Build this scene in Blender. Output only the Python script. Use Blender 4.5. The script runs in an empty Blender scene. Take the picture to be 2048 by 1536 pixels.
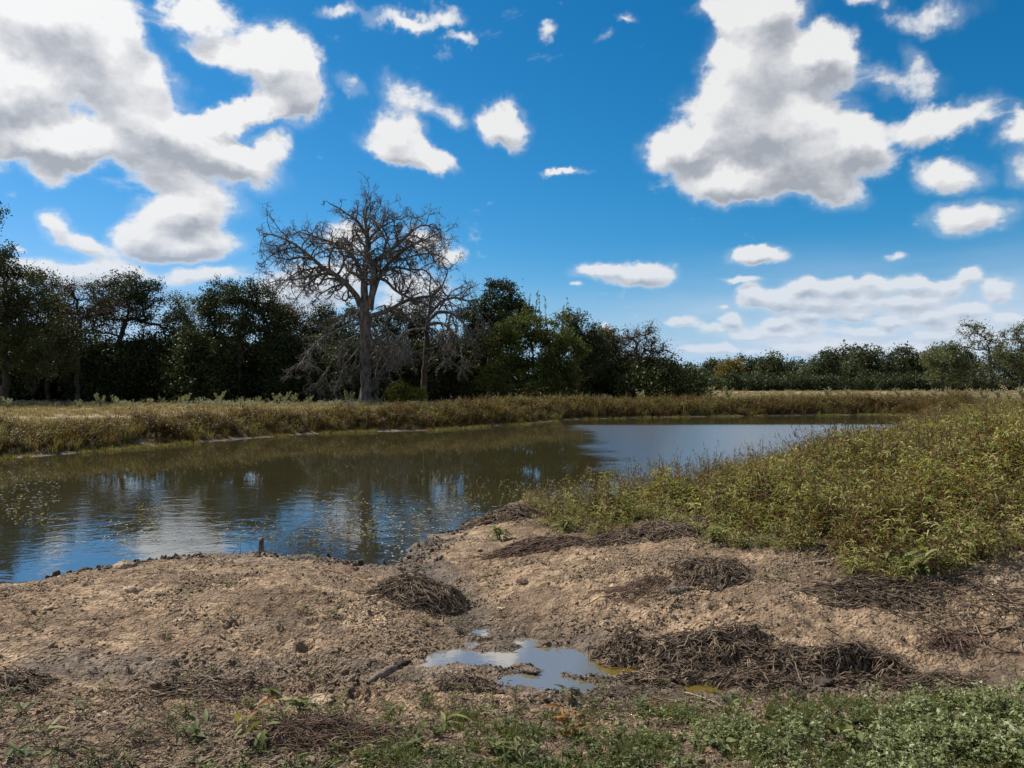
import bpy, math, random
import numpy as np
from math import radians as RAD

SC = bpy.context.scene
COL = SC.collection
F = 1518.0            # focal length in photo pixels (2048 wide)
CAM_Z = 1.6
UP = 768.0

# ------------------------------------------------------------------ camera
cd = bpy.data.cameras.new('camera')
cd.sensor_width = 36.0
cd.lens = 36.0 * F / 2048.0
cd.clip_start = 0.05
cd.clip_end = 6000
cam = bpy.data.objects.new('camera', cd)
COL.objects.link(cam)
cam.location = (0, 0, CAM_Z)
cam.rotation_euler = (RAD(90), 0, 0)
SC.camera = cam

# ------------------------------------------------------------------ exposure
SC.view_settings.view_transform = 'Standard'
SC.view_settings.look = 'None'
SC.view_settings.exposure = 0.4
SC.view_settings.gamma = 1.0
SC.view_settings.use_curve_mapping = False
SC.cycles.max_bounces = 8
SC.cycles.transparent_max_bounces = 12

# ------------------------------------------------------------------ sun
SUN_AZ, SUN_EL = -58.0, 50.0      # degrees; azimuth from +Y towards +X
sd = bpy.data.lights.new('sun', 'SUN')
sd.energy = 5.0
sd.angle = RAD(1.2)
sd.color = (1.0, 0.95, 0.87)
sun = bpy.data.objects.new('sun', sd)
COL.objects.link(sun)
sun.rotation_euler = (RAD(90 - SUN_EL), 0, RAD(180 - SUN_AZ))
SKY_STRENGTH = 0.10

# ------------------------------------------------------------------ sky
world = bpy.data.worlds.new('World')
SC.world = world
world.use_nodes = True
WT = world.node_tree
WT.nodes.clear()


class NT:
    """small helper for shader node graphs"""
    def __init__(s, t):
        s.t = t

    def put(s, sock, v):
        if v is None:
            return
        if isinstance(v, bpy.types.NodeSocket):
            s.t.links.new(v, sock)
        else:
            sock.default_value = v

    def math(s, op, a, b=None, c=None, clamp=False):
        n = s.t.nodes.new('ShaderNodeMath')
        n.operation = op
        n.use_clamp = clamp
        for i, v in enumerate((a, b, c)):
            s.put(n.inputs[i], v)
        return n.outputs[0]

    def vmath(s, op, a, b=None, out=0):
        n = s.t.nodes.new('ShaderNodeVectorMath')
        n.operation = op
        s.put(n.inputs[0], a)
        if b is not None:
            s.put(n.inputs[3] if op == 'SCALE' else n.inputs[1], b)
        return n.outputs[out]

    def ramp(s, v, a, b, c=0.0, d=1.0, smooth=True):
        n = s.t.nodes.new('ShaderNodeMapRange')
        n.interpolation_type = 'SMOOTHSTEP' if smooth else 'LINEAR'
        for i, x in enumerate((v, a, b, c, d)):
            s.put(n.inputs[i], x)
        return n.outputs[0]

    def mix(s, f, a, b, mode='MIX'):
        n = s.t.nodes.new('ShaderNodeMix')
        n.data_type = 'RGBA'
        n.blend_type = mode
        s.put(n.inputs[0], f)
        s.put(n.inputs[6], a)
        s.put(n.inputs[7], b)
        return n.outputs[2]

    def noise(s, vec, scale, detail=4, rough=0.5, dist=0.0, lac=2.0, out=0):
        n = s.t.nodes.new('ShaderNodeTexNoise')
        s.put(n.inputs['Vector'], vec)
        n.inputs['Scale'].default_value = scale
        n.inputs['Detail'].default_value = detail
        n.inputs['Roughness'].default_value = rough
        n.inputs['Distortion'].default_value = dist
        n.inputs['Lacunarity'].default_value = lac
        return n.outputs[out]

    def comb(s, x, y, z):
        n = s.t.nodes.new('ShaderNodeCombineXYZ')
        for i, v in enumerate((x, y, z)):
            s.put(n.inputs[i], v)
        return n.outputs[0]

    def sep(s, v):
        n = s.t.nodes.new('ShaderNodeSeparateXYZ')
        s.put(n.inputs[0], v)
        return n.outputs

    def colramp(s, v, stops, interp='LINEAR'):
        n = s.t.nodes.new('ShaderNodeValToRGB')
        cr = n.color_ramp
        cr.interpolation = interp
        while len(cr.elements) > 1:
            cr.elements.remove(cr.elements[-1])
        for i, (p, c) in enumerate(stops):
            e = cr.elements[0] if i == 0 else cr.elements.new(p)
            e.position = p
            e.color = tuple(c) + (1,)
        s.put(n.inputs[0], v)
        return n.outputs[0]


W = NT(WT)
tc = WT.nodes.new('ShaderNodeTexCoord')
skyn = WT.nodes.new('ShaderNodeTexSky')
skyn.sky_type = 'NISHITA'
skyn.sun_disc = False
skyn.sun_elevation = RAD(SUN_EL)
skyn.sun_rotation = RAD(SUN_AZ)
skyn.altitude = 100
skyn.air_density = 1.0
skyn.dust_density = 0.3
skyn.ozone_density = 4.0

direc = W.vmath('NORMALIZE', tc.outputs['Generated'])
dx, dy, dz = W.sep(direc)
az = W.math('MULTIPLY', W.math('ARCTAN2', dx, dy), 57.29578)
el = W.math('MULTIPLY', W.math('ARCSINE', dz), 57.29578)
azel = W.comb(az, el, 0.0)

# cloud banks: (azimuth/elevation ellipses), written as (u, v, ru, rv, tilt, weight)
CL = [
    # big upper-left mass
    (90, 40, 200, 100, 10, 1.15), (20, 170, 160, 110, 0, 1.35), (190, 130, 150, 90, 35, 1.2),
    (110, 275, 200, 62, 6, 1.4), (290, 250, 180, 85, 30, 1.4), (430, 300, 150, 66, 25, 1.35), (250, 60, 60, 90, 20, .6),
    (350, 350, 180, 45, 25, .8), (535, 300, 45, 60, 60, .75), (300, 160, 90, 70, 30, .9), (90, 330, 60, 40, 30, .6),
    (-160, 180, 220, 200, 0, 1.0),
    # second swirl
    (560, 120, 105, 78, 40, 1.25), (585, 190, 72, 70, 0, 1.25), (480, 225, 160, 38, -12, 1.15), (450, 90, 110, 40, 10, .75),
    (390, 20, 100, 40, 0, .65),
    # lower left cumulus
    (370, 430, 105, 60, 0, 1.4), (370, 490, 135, 40, 0, 1.25), (290, 470, 75, 50, 0, 1.2), (115, 450, 50, 35, 30, .85), (170, 485, 80, 28, 15, .8),
    (150, 550, 180, 38, 0, 1.0), (230, 535, 80, 40, 0, .8), (400, 552, 120, 22, 0, .8), (-60, 560, 150, 60, 0, .9),
    (640, 570, 120, 60, 0, 1.0), (560, 600, 90, 60, 0, .9), (850, 480, 70, 36, 0, .7), (905, 513, 38, 26, 0, .9),
    (700, 480, 80, 50, 0, .8), (830, 590, 100, 60, 0, .8), (30, 495, 30, 14, 20, .5),
    # centre small ones
    (785, 265, 62, 50, 30, 1.0), (800, 310, 95, 40, 20, .95), (870, 335, 60, 26, 20, .8), (815, 200, 80, 48, 25, .60), (700, 175, 50, 24, 30, .42), (890, 240, 55, 32, 10, .55),
    (1005, 248, 66, 52, 10, 1.05), (1130, 335, 58, 11, 3, .8), (820, 28, 110, 26, 6, .62), (925, 75, 35, 18, 0, .5),
    (1085, 65, 30, 22, -60, .38), (1260, 15, 34, 14, 35, .42), (680, 12, 70, 20, 0, .45), (1215, 50, 30, 14, -30, .3),
    # big right cumulus
    (1540, 260, 190, 110, 10, 1.6), (1510, 130, 120, 120, 80, 1.45), (1530, 20, 120, 80, 0, 1.3), (1640, 130, 90, 75, 20, 1.3),
    (1370, 295, 95, 60, -10, 1.3), (1480, 365, 150, 50, 0, 1.4), (1700, 290, 100, 60, 10, 1.2), (1600, 330, 110, 60, 0, 1.3), (1425, 15, 60, 34, 0, .6), (1440, 190, 60, 60, 0, .8), (1650, 370, 90, 50, 20, .8),
    # right wisps
    (1880, 240, 150, 38, -12, .80), (2045, 255, 50, 60, 40, .7), (1870, 25, 120, 38, -10, .55), (1780, 170, 120, 40, 0, .40),
    (1900, 345, 95, 42, 0, .72), (1940, 430, 125, 45, -5, .9), (2050, 340, 60, 45, 30, .6), (1740, 0, 60, 26, 0, .5), (1830, 130, 60, 40, 60, .4),
    (1265, 543, 90, 28, 0, 1.05), (1195, 540, 60, 20, -10, .85), (1300, 555, 60, 22, 0, .8), (1515, 510, 78, 24, 0, 1.0), (1785, 510, 28, 12, 0, .5), (1480, 558, 60, 9, 0, .65), (1155, 572, 18, 7, 0, .5),
    # right horizon banks: rows of small heaps, one behind the other
    (1500, 590, 42, 30, 0, 1.1), (1560, 600, 60, 30, 0, 1.0), (1610, 575, 50, 24, 0, 1.05), (1680, 580, 60, 26, 0, 1.0), (1750, 572, 55, 26, 0, 1.0), (1830, 570, 60, 28, 0, .95), (1900, 575, 60, 30, 0, .95),
    (1940, 550, 40, 20, 0, .95), (2000, 575, 60, 36, 0, .9), (1640, 605, 110, 18, 0, .8), (1820, 602, 120, 20, 0, .8),
    (1370, 643, 45, 14, 0, .8), (1460, 640, 34, 20, 0, 1.0), (1420, 655, 40, 14, 0, .8), (1550, 640, 40, 16, 0, .9), (1620, 632, 44, 18, 0, 1.0), (1700, 628, 50, 18, 0, 1.0), (1780, 640, 50, 14, 0, .85), (1860, 632, 44, 16, 0, .85),
    (1940, 622, 60, 20, 0, .9), (2020, 632, 50, 20, 0, .85), (1480, 668, 60, 12, 0, .8), (1590, 668, 70, 12, 0, .8), (1730, 662, 80, 14, 0, .8), (1880, 668, 90, 16, 0, .8), (2000, 676, 80, 16, 0, .8),
    (1440, 700, 120, 16, 0, .75), (1650, 700, 150, 18, 0, .8), (1900, 710, 160, 20, 0, .8), (2200, 600, 150, 80, 0, .7),
    (1700, 612, 260, 34, 0, .62), (1900, 640, 260, 50, 0, .62), (1560, 660, 200, 26, 0, .6), (1700, 690, 320, 26, 0, .66),
    (1214, 655, 13, 16, -30, .9), (1440, 612, 20, 8, 0, .5),
]


def azel_of(u, v):
    x, y, z = (u - 1024) / F, 1.0, (UP - v) / F
    return math.degrees(math.atan2(x, y)), math.degrees(math.atan2(z, math.hypot(x, y)))


# group: cover(azel, noise) -> sum of blobs
warp = W.noise(direc, 9.0, 4, 0.55, out=1)
warp2 = W.noise(direc, 38.0, 3, 0.6, out=1)
wv = W.vmath('SCALE', W.vmath('SUBTRACT', warp, (0.5, 0.5, 0.5)), 4.2)
wv2 = W.vmath('SCALE', W.vmath('SUBTRACT', warp2, (0.5, 0.5, 0.5)), 2.0)
# less warp near the horizon, where clouds are far away and small
att = W.ramp(el, 2.0, 24.0, 0.30, 1.0)
wsum = W.vmath('SCALE', W.vmath('ADD', wv, wv2), att)
pbase = W.vmath('MULTIPLY', W.vmath('ADD', azel, wsum), (1, 1, 0))



CLP = []       # the ellipses in azimuth/elevation degrees
for (u, v, ru, rv, tilt, wgt) in CL:
    a0, e0 = azel_of(u, v)
    c, s_ = math.cos(RAD(tilt)), math.sin(RAD(tilt))
    au, ev = azel_of(u + ru * c, v + ru * s_)
    ax, ex = azel_of(u - rv * s_, v + rv * c)
    CLP.append((a0, e0, math.hypot(au - a0, ev - e0) * 1.25, math.hypot(ax - a0, ex - e0) * 1.25,
                math.atan2(ev - e0, au - a0), wgt))


def cover(G, p, cell):
    """sum of soft ellipses near one cell of the sky (a0, a1, e0, e1)"""
    tot = None
    for (a0, e0, r1, r2, ang, wgt) in CLP:
        ca, sa = abs(math.cos(ang)), abs(math.sin(ang))
        hx, hy = r1 * ca + r2 * sa + 2.8, r1 * sa + r2 * ca + 2.8
        if a0 + hx < cell[0] or a0 - hx > cell[1] or e0 + hy < cell[2] or e0 - hy > cell[3]:
            continue
        if tot is None:
            q = p
        else:      # a tiny dependence keeps the shader compiler working through the list in order
            n = G.t.nodes.new('ShaderNodeVectorMath')
            n.operation = 'MULTIPLY_ADD'
            G.put(n.inputs[0], tot)
            n.inputs[1].default_value = (0, 0, 1e-4)
            G.put(n.inputs[2], p)
            q = n.outputs[0]
        m = G.t.nodes.new('ShaderNodeMapping')
        m.vector_type = 'TEXTURE'
        G.put(m.inputs['Vector'], q)
        m.inputs['Location'].default_value = (a0, e0, 0)
        m.inputs['Rotation'].default_value = (0, 0, ang)
        m.inputs['Scale'].default_value = (r1, r2, 1)
        ln = G.vmath('LENGTH', m.outputs[0], out=1)
        b = G.ramp(ln, 0.0, 1.0, wgt, 0.0)
        tot = G.math('MULTIPLY', b, b) if tot is None else G.math('MULTIPLY_ADD', b, b, tot)
    return 0.0 if tot is None else G.math('SQRT', tot)


sdir = (math.sin(RAD(SUN_AZ)) * math.cos(RAD(SUN_EL)), math.cos(RAD(SUN_AZ)) * math.cos(RAD(SUN_EL)), math.sin(RAD(SUN_EL)))
dir2 = W.vmath('NORMALIZE', W.vmath('ADD', direc, W.vmath('SCALE', (-0.006, 0, 0.026), W.ramp(el, 3, 22, 0.35, 1.0))))
p2 = W.vmath('ADD', pbase, W.vmath('SCALE', (-0.35, 1.5, 0), W.ramp(el, 3, 22, 0.30, 1.0)))


def cloud_noise(dirv, det=12, dist=.45):
    st = W.vmath('MULTIPLY', dirv, (1, 1, 1.45))
    n1 = W.noise(st, 7.5, det, 0.66, dist)
    nf = W.noise(W.vmath('MULTIPLY', dirv, (1, 1, 2.4)), 23.0, max(2, det - 4), 0.60)
    n1 = W.math('SUBTRACT', W.math('ADD', W.math('MULTIPLY', n1, W.ramp(el, 2, 16, 0.2, 0.8)), W.math('MULTIPLY', nf, W.ramp(el, 2, 16, 0.8, 0.2))), 0.5)
    amp = W.ramp(el, 2.0, 20.0, 1.7, 1.75)
    return W.math('MULTIPLY', n1, amp)


N1 = cloud_noise(direc)
NS = cloud_noise(direc, 7, .2)
N2 = cloud_noise(dir2, 7, .2)
# the sky outside the frame goes on with clouds of the same kind
outm = W.math('MAXIMUM', W.ramp(W.math('ABSOLUTE', az), 36, 50), W.ramp(el, 28, 40))
gen = W.math('MULTIPLY', W.ramp(W.noise(direc, 2.6, 2, 0.5), 0.44, 0.72, 0.0, 1.2), outm)

# clear sky: Nishita, graded towards the saturated blue of the photograph
clear = W.vmath('SCALE', skyn.outputs[0], 0.1)
sr, sg, sb = W.sep(clear)
clear = W.comb(W.math('MINIMUM', W.math('MULTIPLY', W.math('POWER', sr, 2.5), 1.9), 0.6),
               W.math('MULTIPLY', W.math('POWER', sg, 1.12), 0.86),
               W.math('MULTIPLY', W.math('POWER', sb, 1.05), 1.04))
clear = W.mix(W.ramp(el, 0.0, 9.0, 1.0, 0.0), clear, (.30, .54, .76, 1))

veil = W.math('MULTIPLY', W.ramp(W.math('ABSOLUTE', W.math('SUBTRACT', az, 34)), 12, 32, 1.0, 0.15), W.ramp(el, 2, 11, 1.0, 0.0))
veil = W.math('MULTIPLY', veil, W.ramp(W.noise(W.vmath('MULTIPLY', direc, (1, 1, 5)), 6.0, 4, .5), .3, .65, .35, .8))
clear = W.mix(veil, clear, (.58, .66, .80, 1))
lowhaze = W.ramp(el, 0.5, 13.0, 1.0, 0.0)
sdot = W.vmath('DOT_PRODUCT', direc, sdir, out=1)
glow = W.ramp(sdot, 0.55, 0.98, 1.0, 1.14)


SHARED = [('p', pbase, 'V'), ('p2', p2, 'V'), ('n1', N1, 'F'), ('n2', N2, 'F'), ('ns', NS, 'F'), ('gen', gen, 'F'),
          ('clear', clear, 'V'), ('lowhaze', lowhaze, 'F'), ('glow', glow, 'F')]


def shader_of(cell):
    """a Background shader for one cell of the sky, kept in a node group of its own"""
    g = bpy.data.node_groups.new('sky_cell', 'ShaderNodeTree')
    for nm, _, k in SHARED:
        g.interface.new_socket(nm, in_out='INPUT', socket_type='NodeSocketVector' if k == 'V' else 'NodeSocketFloat')
    g.interface.new_socket('bg', in_out='OUTPUT', socket_type='NodeSocketShader')
    gi, go = g.nodes.new('NodeGroupInput'), g.nodes.new('NodeGroupOutput')
    S = {nm: gi.outputs[nm] for nm, _, _ in SHARED}
    G = NT(g)
    if cell is None:
        c1 = c2 = S['gen']
    else:
        c1 = cover(G, S['p'], cell)
        c2 = cover(G, S['p2'], cell)
        if cell[0] < -30 or cell[1] > 30 or cell[3] > 26:
            c1 = G.math('MAXIMUM', c1, S['gen'])
            c2 = G.math('MAXIMUM', c2, S['gen'])
    D = G.math('ADD', c1, S['n1'])
    D2 = G.math('ADD', c2, S['n2'])
    DS = G.math('ADD', G.math('MULTIPLY', S['ns'], .8), G.math('ADD', c1, G.math('MULTIPLY', S['n1'], .2)))
    alpha = G.math('MAXIMUM', G.ramp(D, 0.14, 0.56), G.math('MULTIPLY', G.math('MULTIPLY', G.ramp(D, -.30, .35), G.ramp(c1, 0, .3)), .20))
    thick = G.ramp(D2, 0.35, 2.1, 0.0, 1.0, smooth=False)
    core = G.ramp(D, 0.20, 0.65)
    relief = G.ramp(G.math('SUBTRACT', D2, DS), -0.42, 0.42, -0.42, 0.46, smooth=False)
    dark = G.math('ADD', G.math('MULTIPLY', thick, 0.75), G.math('ADD', relief, 0.15))
    dark = G.math('MULTIPLY', dark, core, clamp=True)
    ccol = G.colramp(dark, [(0.0, (.81, .81, .81)), (0.15, (.73, .735, .745)), (0.40, (.62, .63, .655)), (0.7, (.48, .50, .54)), (1.0, (.36, .385, .43))])
    ccol = G.mix(G.math('MULTIPLY', S['lowhaze'], 0.42), ccol, (.46, .58, .76, 1))
    ccol = G.vmath('SCALE', ccol, S['glow'])
    alpha = G.math('MULTIPLY', alpha, G.ramp(S['lowhaze'], 0, 1, 0.98, 0.78))
    fin = G.mix(alpha, S['clear'], ccol)
    bg = g.nodes.new('ShaderNodeBackground')
    bg.inputs['Strength'].default_value = SKY_STRENGTH
    G.put(bg.inputs['Color'], G.vmath('SCALE', fin, 0.80 / SKY_STRENGTH))
    g.links.new(bg.outputs[0], go.inputs[0])
    n = WT.nodes.new('ShaderNodeGroup')
    n.node_tree = g
    for nm, src, _ in SHARED:
        WT.links.new(src, n.inputs[nm])
    return n.outputs[0]


def choose(test, a, b):
    m = WT.nodes.new('ShaderNodeMixShader')
    W.put(m.inputs[0], test)
    WT.links.new(a, m.inputs[1])
    WT.links.new(b, m.inputs[2])
    return m.outputs[0]


AZC = [-52, -26, -16, -5, 8, 18, 52]
ELC = [-6, 11.5, 42]
sh = None
for i in range(len(AZC) - 1):
    lo = shader_of((AZC[i], AZC[i + 1], ELC[0], ELC[1]))
    hi = shader_of((AZC[i], AZC[i + 1], ELC[1], ELC[2]))
    c = choose(W.math('GREATER_THAN', el, ELC[1]), lo, hi)
    sh = c if sh is None else choose(W.math('GREATER_THAN', az, AZC[i]), sh, c)
inside = W.math('MULTIPLY', W.math('LESS_THAN', W.math('ABSOLUTE', az), 52), W.math('MULTIPLY', W.math('LESS_THAN', el, 42), W.math('GREATER_THAN', el, -5)))
sh = choose(inside, shader_of(None), sh)
wo = WT.nodes.new('ShaderNodeOutputWorld')
WT.links.new(sh, wo.inputs['Surface'])
world.cycles.sampling_method = 'MANUAL'
world.cycles.sample_map_resolution = 512

# ================================================================== helpers
rng = np.random.default_rng(7)
_perm = np.random.default_rng(3).permutation(4096)


def _hash(ix, iy, k=0):
    return _perm[(_perm[(_perm[(ix + 131 * k) & 4095] + iy) & 4095] + 17 * k) & 4095]


def gnoise(x, y, k=0):
    """2-D gradient noise, about -0.7 .. 0.7"""
    x = np.asarray(x, float)
    y = np.asarray(y, float)
    ix, iy = np.floor(x).astype(int), np.floor(y).astype(int)
    fx, fy = x - ix, y - iy
    u, v = fx * fx * fx * (fx * (fx * 6 - 15) + 10), fy * fy * fy * (fy * (fy * 6 - 15) + 10)

    def g(a, b):
        h = _hash(ix + a, iy + b, k) * (2 * np.pi / 4096)
        return np.cos(h) * (fx - a) + np.sin(h) * (fy - b)
    return (g(0, 0) * (1 - u) + g(1, 0) * u) * (1 - v) + (g(0, 1) * (1 - u) + g(1, 1) * u) * v


def fbm(x, y, octv=4, gain=0.5, k=0):
    s, a, f = 0, 1.0, 1.0
    for i in range(octv):
        s = s + a * gnoise(x * f, y * f, k + i)
        a *= gain
        f *= 2.03
    return s


def sstep(x, a, b):
    t = np.clip((np.asarray(x, float) - a) / (b - a), 0, 1)
    return t * t * (3 - 2 * t)


def wpt(u, v, z):
    """the world point at height z that the photograph shows at (u, v) below the horizon"""
    d = (CAM_Z - z) * F / (v - UP)
    return ((u - 1024) / F * d, d)


def at(u, d, v=None):
    """world point at distance d for photo column u (and row v)"""
    x = (u - 1024) / F * d
    return (x, d) if v is None else np.array((x, d, CAM_Z + (UP - v) / F * d))


def mesh_np(name, V, faces, mat=None, smooth=False, attrs=None, uniform=None):
    """faces: list of int arrays (n, k)"""
    me = bpy.data.meshes.new(name)
    V = np.ascontiguousarray(V, np.float32)
    faces = [np.asarray(f, np.int32) for f in faces if len(f)]
    me.vertices.add(len(V))
    me.vertices.foreach_set('co', V.ravel())
    loops = np.concatenate([f.ravel() for f in faces])
    tot = np.concatenate([np.full(len(f), f.shape[1], np.int32) for f in faces])
    start = np.concatenate([[0], np.cumsum(tot)[:-1]]).astype(np.int32)
    me.loops.add(len(loops))
    me.loops.foreach_set('vertex_index', loops)
    me.polygons.add(len(tot))
    me.polygons.foreach_set('loop_start', start)
    me.polygons.foreach_set('loop_total', tot)
    if smooth:
        me.polygons.foreach_set('use_smooth', np.ones(len(tot), bool))
    for k, a in (attrs or {}).items():
        a = np.asarray(a, np.float32)
        if a.ndim == 1:
            at_ = me.attributes.new(k, 'FLOAT', 'POINT')
            at_.data.foreach_set('value', a)
        else:
            at_ = me.attributes.new(k, 'FLOAT_VECTOR', 'POINT')
            at_.data.foreach_set('vector', a.ravel())
    me.update(calc_edges=True)
    for m in (mat if isinstance(mat, (list, tuple)) else [mat]):
        if m:
            me.materials.append(m)
    return me


def obj(name, me, parent=None, loc=None, link=True):
    o = bpy.data.objects.new(name, me)
    if loc is not None:
        o.location = loc
    if parent is not None:
        o.parent = parent
    if link:
        COL.objects.link(o)
    return o


def tag(o, label=None, cat=None, group=None, kind=None):
    for k, v in (('label', label), ('category', cat), ('group', group), ('kind', kind)):
        if v:
            o[k] = v
    return o


def thing(name, label, cat, loc=(0, 0, 0), group=None, rz=0.0):
    o = bpy.data.objects.new(name, None)
    COL.objects.link(o)
    o.location = loc
    o.rotation_euler = (0, 0, rz)
    o.empty_display_size = 0.2
    return tag(o, label, cat, group)


def norm(v):
    return v / np.maximum(np.linalg.norm(v, axis=-1, keepdims=True), 1e-9)


class Geo:
    """collects vertices, faces and one float attribute ('tint')"""
    def __init__(s):
        s.V, s.F, s.A, s.n = [], {}, [], 0

    def add(s, V, faces, tint):
        V = np.asarray(V, float).reshape(-1, 3)
        for f in faces:
            f = np.asarray(f)
            if len(f):
                s.F.setdefault(f.shape[1], []).append(f + s.n)
        s.V.append(V)
        s.A.append(np.broadcast_to(np.asarray(tint, float), (len(V),)))
        s.n += len(V)

    def tubes(s, P, R, sides=5, tint=0.5, cap=False):
        """P (N,K,3) polylines, R (N,K) radii"""
        P = np.asarray(P, float)
        R = np.asarray(R, float)
        N, K, _ = P.shape
        T = norm(np.gradient(P, axis=1))
        ref = np.array((0.31, 0.52, 0.79))
        A = norm(np.cross(T, ref))
        B = np.cross(T, A)
        an = np.arange(sides) * 2 * np.pi / sides
        V = P[:, :, None] + R[:, :, None, None] * (np.cos(an)[:, None] * A[:, :, None] + np.sin(an)[:, None] * B[:, :, None])
        idx = np.arange(N * K * sides).reshape(N, K, sides)
        a = idx[:, :-1]
        b = idx[:, 1:]
        q = np.stack([a, np.roll(a, -1, 2), np.roll(b, -1, 2), b], -1).reshape(-1, 4)
        t = np.broadcast_to(np.asarray(tint, float).reshape(-1, 1) if np.ndim(tint) else np.full((1, 1), tint), (N, K * sides)).ravel()
        fs = [q]
        if cap:
            fs.append(idx[:, -1].reshape(N, sides))
        s.add(V, fs, t)

    def blades(s, P, W, Nrm, tint=0.5):
        """flat tapering strips: P (N,K,3) midlines, W (N,K) half widths (last may be 0), Nrm (N,3) across direction"""
        N, K, _ = P.shape
        T = norm(np.gradient(P, axis=1))
        X = norm(np.cross(T, np.broadcast_to(Nrm[:, None], P.shape)))
        L = P - X * W[..., None]
        Rr = P + X * W[..., None]
        V = np.stack([L, Rr], 2)
        idx = np.arange(N * K * 2).reshape(N, K, 2)
        q = np.stack([idx[:, :-1, 0], idx[:, :-1, 1], idx[:, 1:, 1], idx[:, 1:, 0]], -1).reshape(-1, 4)
        t = np.broadcast_to(np.asarray(tint, float).reshape(-1, 1) if np.ndim(tint) else np.full((1, 1), tint), (N, K * 2)).ravel()
        s.add(V, [q], t)

    def quads(s, C, U, Vv, tint=0.5):
        """diamond leaves: centre C, half axes U, Vv (N,3)"""
        V = np.stack([C - U, C - Vv, C + U, C + Vv], 1)
        n = len(C)
        idx = np.arange(n * 4).reshape(n, 4)
        t = np.broadcast_to(np.asarray(tint, float).reshape(-1, 1) if np.ndim(tint) else np.full((1, 1), tint), (n, 4)).ravel()
        s.add(V, [idx], t)

    def mesh(s, name, mat, smooth=False):
        V = np.concatenate(s.V)
        return mesh_np(name, V, [np.concatenate(f) for f in s.F.values()], mat, smooth, {'tint': np.concatenate(s.A)})


def rdir(n, r=rng):
    return norm(r.normal(size=(n, 3)))


# ================================================================== materials
def new_mat(name):
    m = bpy.data.materials.new(name)
    m.use_nodes = True
    m.node_tree.nodes.clear()
    return m, NT(m.node_tree)


def attr(G, name, vec=False):
    n = G.t.nodes.new('ShaderNodeAttribute')
    n.attribute_name = name
    return n.outputs['Vector' if vec else 'Fac']


def finish(G, shader, disp=None):
    o = G.t.nodes.new('ShaderNodeOutputMaterial')
    G.t.links.new(shader, o.inputs['Surface'])


def principled(G, color, rough=0.8, spec=0.3, normal=None, **kw):
    p = G.t.nodes.new('ShaderNodeBsdfPrincipled')
    G.put(p.inputs['Base Color'], color)
    G.put(p.inputs['Roughness'], rough)
    G.put(p.inputs['Specular IOR Level'], spec)
    if normal is not None:
        G.put(p.inputs['Normal'], normal)
    for k, v in kw.items():
        G.put(p.inputs[k], v)
    return p.outputs[0]


def bump(G, h, strength=0.5, dist=0.02):
    b = G.t.nodes.new('ShaderNodeBump')
    b.inputs['Strength'].default_value = strength
    b.inputs['Distance'].default_value = dist
    G.put(b.inputs['Height'], h)
    return b.outputs[0]


def leaf_mat(name, stops, trans=0.35, rough=0.6, spec=0.25, var=0.25, objvar=True):
    """leaves: colour by the leaf's own tint, light passing through"""
    m, G = new_mat(name)
    t = attr(G, 'tint')
    oi = G.t.nodes.new('ShaderNodeObjectInfo')
    if objvar:
        t = G.math('ADD', t, G.math('MULTIPLY', G.math('SUBTRACT', oi.outputs['Random'], 0.5), var), clamp=True)
    col = G.colramp(t, stops)
    p = principled(G, col, rough, spec)
    if trans <= 0:
        finish(G, p)
        return m
    tr = G.t.nodes.new('ShaderNodeBsdfTranslucent')
    G.put(tr.inputs['Color'], G.mix(1.0, col, (1.25, 1.2, 0.6, 1), 'MULTIPLY'))
    mx = G.t.nodes.new('ShaderNodeMixShader')
    mx.inputs[0].default_value = trans
    G.t.links.new(p, mx.inputs[1])
    G.t.links.new(tr.outputs[0], mx.inputs[2])
    finish(G, mx.outputs[0])
    return m


def bark_mat(name, c1, c2, scale=6.0, stretch=0.25, bs=0.6):
    m, G = new_mat(name)
    tcn = G.t.nodes.new('ShaderNodeTexCoord')
    v = G.vmath('MULTIPLY', tcn.outputs['Object'], (1, 1, stretch))
    n = G.noise(v, scale, 5, 0.65)
    t = attr(G, 'tint')
    f = G.math('ADD', G.ramp(n, 0.35, 0.65), G.math('MULTIPLY', G.math('SUBTRACT', t, 0.5), 0.9), clamp=True)
    col = G.mix(f, tuple(c1) + (1,), tuple(c2) + (1,))
    finish(G, principled(G, col, 0.85, 0.2, bump(G, n, bs, 0.03)))
    return m


M = {}
M['oak_leaf'] = leaf_mat('oak_leaf', [(0, (.022, .034, .010)), (.45, (.040, .056, .015)), (.7, (.062, .070, .018)), (.85, (.075, .06, .022)), (1, (.11, .075, .025))], 0.2)
M['brown_leaf'] = leaf_mat('brown_leaf', [(0, (.035, .026, .012)), (.5, (.07, .048, .018)), (.85, (.11, .07, .025)), (1, (.14, .09, .03))], 0.2)
M['olive_leaf'] = leaf_mat('olive_leaf', [(0, (.035, .05, .010)), (.5, (.08, .10, .014)), (.85, (.15, .15, .02)), (1, (.22, .17, .03))], 0.36)
M['pale_leaf'] = leaf_mat('pale_leaf', [(0, (.06, .075, .035)), (.5, (.11, .13, .06)), (1, (.20, .21, .10))], 0.3)
M['gold_leaf'] = leaf_mat('gold_leaf', [(0, (.09, .07, .015)), (.5, (.17, .13, .025)), (1, (.26, .19, .045))], 0.3)
M['far_leaf'] = leaf_mat('far_leaf', [(0, (.030, .042, .016)), (.5, (.052, .068, .024)), (.85, (.085, .095, .035)), (1, (.13, .11, .045))], 0.22)
M['bark'] = bark_mat('bark', (.035, .028, .022), (.085, .07, .055))
M['dead_bark'] = bark_mat('dead_bark', (.055, .047, .042), (.19, .165, .145))
M['grey_twig'] = bark_mat('grey_twig', (.07, .063, .055), (.19, .175, .155))
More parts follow.
